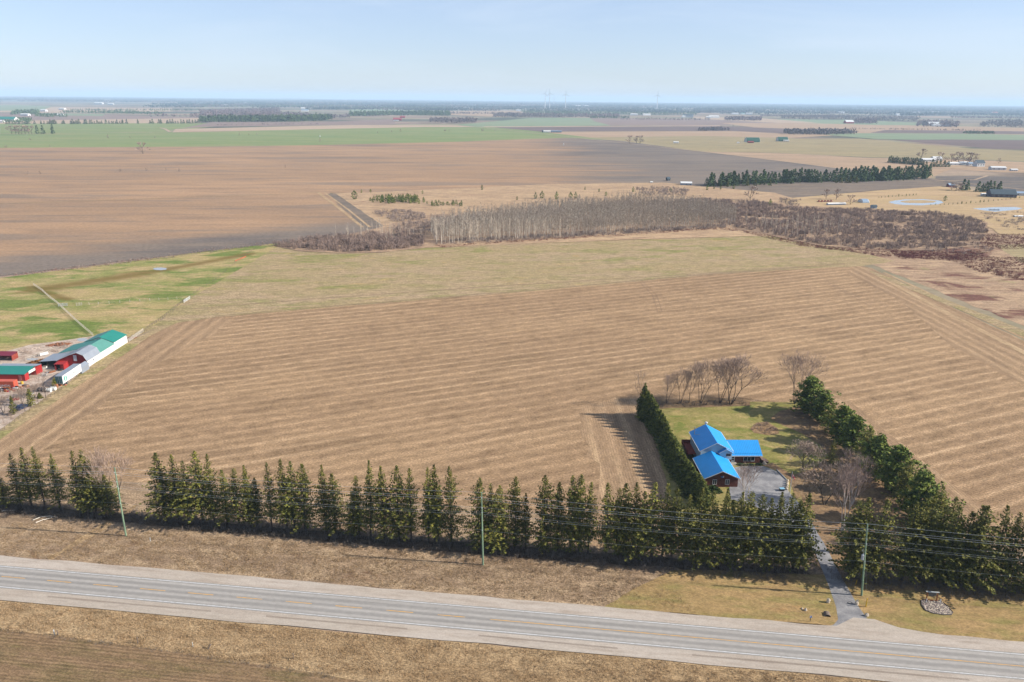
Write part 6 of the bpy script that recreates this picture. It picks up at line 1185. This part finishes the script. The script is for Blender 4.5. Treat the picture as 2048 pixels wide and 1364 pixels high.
M['greendk'] = plain('dark_green_roof', S(36, 96, 80), .5); M['slate'] = plain('dark_shingles', S(66, 84, 96), .8, .15); M['redroof'] = plain('red_metal_roof', S(170, 70, 76), .5); M['purplebrick'] = plain('dark_brick', S(96, 84, 96), .9, .2)
M['bluegrey'] = plain('blue_grey_wall', S(150, 172, 196), .6); M['farwhite'] = plain('bright_white_roof', S(246, 246, 244), .4, .02, spec=.5)
building(1372, 370, 13, 8, 2.6, 1.3, -6, 'bluegrey', 'farwhite', 'pale metal shed left of the conifer plantation', 'shed'); building(1336, 361.5, 4, 4, 2.4, 2.2, 20, 'slate', 'slate', 'tiny dark blue cabin on the grassland edge', 'cabin', 1); building(1303, 366, 2.5, 2, 1.3, .5, 0, 'offwhite', 'farwhite', 'small pale hut left of the dark blue cabin', 'hut', 1)
building(1727, 405, 7, 10, 1.8, 1.9, 8, 'farwhite', 'bluegrey', 'white arched shelter on the dry lawn left of the round pond', 'shelter', arch=True); building(1747, 417, 4.5, 4, 2.3, 1.0, 5, 'bluegrey', 'slate', 'small dark-roofed hut at the front of the round pond', 'hut', 1)
building(1672, 410, 20, 3, 1.6, .5, 14, 'bluegrey', 'farwhite', 'long low white shed roof beside the red machinery', 'shed', 4); building(1722, 352, 18, 9, 3.0, 1.5, 0, 'offwhite', 'bluegrey', 'pale blue roofed house glimpsed among the plantation trees', 'house')
building(2002, 394, 26, 13, 3.6, 4.6, -8, 'purplebrick', 'slate', 'large dark brick house with a steep dark roof behind the small pines', 'house', 5); building(2045, 391, 22, 10, 3.0, 1.2, -4, 'offwhite', 'bluegrey', 'pale building with a blue-grey roof right of the dark house'); building(1968, 391.5, 7, 2.4, 2.2, .5, 0, 'white', 'farwhite', 'white camper parked left of the dark house', 'camper', 2, cat='camper')
building(1901, 374, 8, 5, 2.6, 1.8, 8, 'maroon', 'bluegrey', 'small dark red barn at the left end of the dark house clump', 'barn', 1); building(2036, 434, 8, 2.5, .9, .4, 8, 'bluegrey', 'farwhite', 'low white boat cover on the grass below the second pond', 'boat_shed', 1, cat='shelter')
for a in ((1856, 323, 26, 12, 3.6, 2.0, 5, 'offwhite', 'farwhite', 'long white barn behind the windbreak trees'), (1872, 321, 16, 12, 4, 3, 5, 'offwhite', 'farwhite', 'tall white barn in the middle of the white farm'), (1908, 330, 22, 8, 3, 1.6, 3, 'white', 'farwhite', 'white shed right of the clump of conifers'), (1925, 330, 14, 8, 3.4, 2.2, 10, 'white', 'farwhite', 'white outbuilding under the large bare trees'), (1941, 331, 12, 8, 3.4, 2.0, 10, 'white', 'bluegrey', 'small white outbuilding left of the white house')): building(*a)
building(1957, 333, 14, 10, 6, 4.2, 10, 'white', 'slate', 'tall white farmhouse with a dark roof at the white farm', 'farmhouse', 3); building(1994, 340, 22, 10, 4, 1.5, -3, 'white', 'farwhite', 'long white shed standing apart right of the white farm'); building(2027, 342, 10, 5, 2.2, 1, 0, 'white', 'farwhite', 'small white shed at the right edge beyond the farm')
building(1504, 284, 34, 20, 5, 6, 3, 'offwhite', 'greendk', 'wide arched barn with a dark green roof and white end', 'arched_barn', arch=True); building(1564, 282.5, 26, 18, 5, 6, 3, 'offwhite', 'greendk', 'smaller arched barn with a dark green roof, right of the wide one', 'arched_barn', arch=True); building(1501, 286, 14, 6, 3, 1.2, 0, 'barnred', 'redroof', 'red shed in front of the wide green-roofed barn'); building(1572, 283, 14, 6, 3, .8, 0, 'white', 'farwhite', 'low white lean-to in front of the smaller green-roofed barn'); building(1476, 286.5, 5, 4, 2, .6, 0, 'white', 'farwhite', 'tiny white hut left of the green-roofed barns', 'hut', 1)
building(1094, 265, 22, 12, 3.5, 3, 0, 'offwhite', 'offwhite', 'cream bungalow beside the dirt road in the far fields', 'house'); building(1087, 264.5, 10, 10, 4, 2.5, 0, 'slate', 'slate', 'dark blue building left of the cream bungalow'); building(1112, 264.8, 34, 8, 3.5, 1.5, 0, 'slate', 'bluegrey', 'long blue-grey shed right of the cream bungalow'); building(1352, 286.5, 12, 6, 2.6, 1.2, 0, 'white', 'farwhite', 'white trailer home in the tan field at centre right', 'trailer_home', 2)
building(17, 243.5, 62, 30, 9, 9, 0, 'white', 'teal', 'big white barn with a green roof at the far left', 'barn'); building(2, 245, 20, 14, 5, 3, 0, 'white', 'farwhite', 'white shed left of the big green-roofed barn'); building(37, 243, 16, 12, 5, 3, 0, 'white', 'farwhite', 'white shed right of the big green-roofed barn')
building(795, 241, 38, 20, 6, 6, 5, 'redroof', 'redroof', 'bright red-roofed barn on the far rise', 'barn'); building(805, 236, 26, 14, 5, 5, 0, 'barnred', 'redroof', 'smaller red barn behind the red-roofed one', 'barn'); building(792, 242, 22, 8, 3, 1, 0, 'white', 'farwhite', 'low white shed in front of the red-roofed barn')
building(1697, 247, 40, 24, 8, 8, 8, 'barnred', 'farwhite', 'red barn with a pale roof far off at right', 'barn'); building(1866, 251, 44, 22, 8, 8, -10, 'white', 'farwhite', 'white-roofed barn beside the silo', 'barn'); building(1874, 253, 40, 14, 6, 2, 0, 'white', 'farwhite', 'long white shed in front of the barn by the silo'); building(1893, 253, 34, 12, 6, 2, 0, 'bluegrey', 'bluegrey', 'blue-grey shed right of the silo'); building(1850, 251, 22, 14, 6, 3, 0, 'slate', 'slate', 'dark shed left of the barn by the silo')
e = empty('silo', G(1877, 251), 0, 'concrete silo with a pale dome beside the white-roofed barn', 'silo'); mb = MB(); mb.tube((0, 0, 0), (0, 0, 24), 4, 4, 14); mb.build('shaft', M['concrete'], e); mb = MB(); mb.ball((0, 0, 24), 4, 4, 3, 14, 5, half=True); mb.build('dome', M['farwhite'], e)
for i, (px, py, w_, d_, hw, wl_, rf_, lb) in enumerate(((1427, 236, 60, 30, 10, 'white', 'farwhite', 'big white barn left of the far bare trees'), (1416, 236.5, 26, 18, 7, 'white', 'farwhite', 'small white shed left of the far white barn'), (1470, 229, 50, 22, 8, 'white', 'farwhite', 'leftmost of three hazy white barns'), (1485, 229, 34, 20, 8, 'white', 'teal_old', 'middle of three hazy white barns'), (1498, 229, 46, 22, 8, 'white', 'farwhite', 'rightmost of three hazy white barns'), (1376, 235, 60, 26, 12, 'white', 'slate', 'white barn with a dark roof behind the brown field'), (1367, 235, 20, 16, 7, 'white', 'farwhite', 'small white house left of the dark-roofed far barn'),
    (1268, 231, 50, 20, 8, 'white', 'farwhite', 'white barn in the hazy middle distance'), (1293, 231, 56, 20, 8, 'white', 'farwhite', 'second white barn in the hazy middle distance'), (1155, 213.5, 90, 40, 14, 'white', 'farwhite', 'bright white factory below the right-hand turbine'), (1172, 213.5, 80, 30, 12, 'white', 'farwhite', 'pale factory right of the bright white one'), (1209, 211.5, 70, 30, 10, 'white', 'teal_old', 'pale green-roofed shed on the hazy plain'), (1072, 210, 40, 20, 9, 'white', 'farwhite', 'white barn left of the turbines'),
    (198, 208.5, 90, 36, 14, 'white', 'farwhite', 'large white barn on the far left plain'), (222, 209.5, 60, 26, 10, 'white', 'farwhite', 'white barn right of the large far one'), (217, 202.8, 110, 40, 16, 'white', 'farwhite', 'white hall near the left horizon'), (610, 223, 50, 24, 9, 'white', 'bluegrey', 'pale blue barn behind the dark plantation'), (606, 218, 30, 20, 9, 'white', 'farwhite', 'small white barn above the pale blue one'), (490, 207.5, 50, 26, 10, 'white', 'farwhite', 'white farm at centre left under the horizon'), (452, 211.5, 60, 26, 9, 'white', 'farwhite', 'white farm among the far left woods'), (791, 207.5, 60, 26, 10, 'white', 'farwhite', 'white farm at the centre horizon'),
    (1038, 222.5, 44, 20, 8, 'white', 'farwhite', 'white farm among trees left of the blue-green wood'), (1682, 227, 60, 26, 10, 'white', 'farwhite', 'white farm on the hazy plain at right'), (1836, 227, 90, 26, 9, 'white', 'farwhite', 'long white barn on the hazy plain'), (1870, 226, 80, 26, 9, 'white', 'farwhite', 'second long white barn on the hazy plain'), (1989, 227.5, 50, 26, 12, 'white', 'orange', 'orange-roofed barn near the right horizon'), (1795, 231, 30, 24, 10, 'white', 'farwhite', 'small white barn among the right-hand woods'), (125, 219.5, 40, 24, 8, 'white', 'farwhite', 'pale roofs where the left lane meets the woods'), (51, 231.5, 40, 20, 7, 'white', 'farwhite', 'white house in the far left tan field'), (88, 223, 36, 20, 8, 'white', 'farwhite', 'white farmhouse in the far left dark trees'), (122, 232, 26, 16, 7, 'white', 'farwhite', 'white cottage along the far lane'))):
    building(px, py, w_, d_, hw, hw*.5, rs.uniform(-12, 12), wl_, rf_, lb, wins=2)
# red machinery row
e = empty('farm_implement', G(1650, 404), R(10), 'row of red frames and farm machinery behind the long white shed', 'machinery')
for k in range(5): mb = MB(); x = -7+k*3.4; mb.box(x-1.2, x+1.2, -1.2, 1.2, .5, .8); mb.box(x-.15, x+.15, -1.1, 1.1, .8, 2.0); mb.tube((x-1.2, -1.2, .8), (x+1.2, 1.2, 2.0), .12, .12, 5); mb.build('frame', M['barnred'], e); mb = MB(); mb.tube((x-1.0, -1.35, .4), (x-1.0, 1.35, .4), .4, .4, 10); mb.build('wheel', M['blackrub'], e)
# small white vehicle and round things in the fields
for px, py, lb in ((1127, 290.5, 'white upright marker in the big dark field'), (640, 273.5, 'small white hut on the green field edge')): e = empty('marker', G(px, py), 0, lb, 'marker'); mb = MB(); mb.tube((0, 0, 0), (0, 0, 4.5), .9, .5, 8); mb.build('post', M['white'], e); mb = MB(); mb.box(-1.6, 1.6, -.8, .8, 0, 1.6); mb.build('base', M['offwhite'], e)
# pond jetty
e = empty('jetty', G(1988, 420.5), 0, 'dark little jetty in the second pond', 'jetty'); mb = MB(); mb.box(-5, 5, -.8, .8, .45, .62); mb.build('deck', M['black'], e)
for x in (-4, 0, 4): mb = MB(); mb.tube((x, 0, 0), (x, 0, 1.5), .15, .15, 6); mb.build('post', M['black'], e)
# wind turbines
M['turb'] = plain('turbine_white', S(238, 242, 246), .5, .01)
for i, (px, hub, ang, D, lb) in enumerate(((1090, 187.5, 20, 9000, 'leftmost wind turbine, just left of another'), (1099, 187, 350, 8600, 'second wind turbine from the left'), (1131, 188.5, 0, 8600, 'third wind turbine from the left, standing apart'), (1314, 190.5, 5, 8800, 'rightmost wind turbine, far from the other three'), (1107.5, 196, 40, 15000, 'tiny distant wind turbine between the nearer ones'))):
    r_ = ray(px, 215); k = D/math.hypot(r_[0], r_[1]); b = Vector((r_[0]*k, r_[1]*k, 0)); hz_ = top_from(b, px-.3, hub); e = empty('wind_turbine', b, 0, lb, 'wind turbine', 'wind turbines on the horizon')
    mb = MB(); mb.tube((0, 0, 0), (0, 0, hz_), 4.2, 2.6, 12); mb.build('tower', M['turb'], e); mb = MB(); mb.ball((0, 2, hz_+2), 4, 9, 3.5, 8, 6); mb.build('nacelle', M['turb'], e)
    mb = MB(); mb.ball((0, -8, hz_+2), 3, 3, 3, 8, 6); hb_ = mb.build('hub', M['turb'], e)
    for q in range(3):
        a = R(ang+120*q); d = Vector((math.sin(a), 0, math.cos(a))); s_ = Vector((math.cos(a), 0, -math.sin(a))); c = Vector((0, -9, hz_+2)); mb = MB(); L_ = 50
        mb.slab([tuple(c+s_*-2.4+d*2), tuple(c+s_*-2.4+d*L_*.3), tuple(c+s_*-.7+d*L_), tuple(c+s_*.9+d*L_), tuple(c+s_*2.8+d*L_*.3), tuple(c+s_*2.0+d*2)], 0); mb = MB()
        P_ = [c+s_*-2.4+d*2, c+s_*-2.4+d*L_*.3, c+s_*-.7+d*L_, c+s_*.9+d*L_, c+s_*2.8+d*L_*.3, c+s_*2.0+d*2]; o_ = Vector((0, .8, 0)); mb.face([p-o_ for p in P_]); mb.face([p+o_ for p in reversed(P_)])
        for u in range(6): v = (u+1) % 6; mb.face([P_[u]-o_, P_[u]+o_, P_[v]+o_, P_[v]-o_])
        mb.build('blade', M['turb'], hb_)
# ================================================================== the air
hz = bpy.data.materials.new('haze'); hz.use_nodes = True; t = hz.node_tree; t.nodes.clear()
ho = t.nodes.new('ShaderNodeOutputMaterial'); pv = t.nodes.new('ShaderNodeVolumePrincipled')
pv.inputs['Color'].default_value = (0.58, 0.785, 1.0, 1); pv.inputs['Density'].default_value = 0.000068; pv.inputs['Anisotropy'].default_value = 0.0
t.links.new(pv.outputs['Volume'], ho.inputs['Volume'])
mb = MB(); mb.box(-34500, 34500, -34500, 34500, -2.0, 205.0); o = mb.build('haze', hz); o['kind'] = 'stuff'
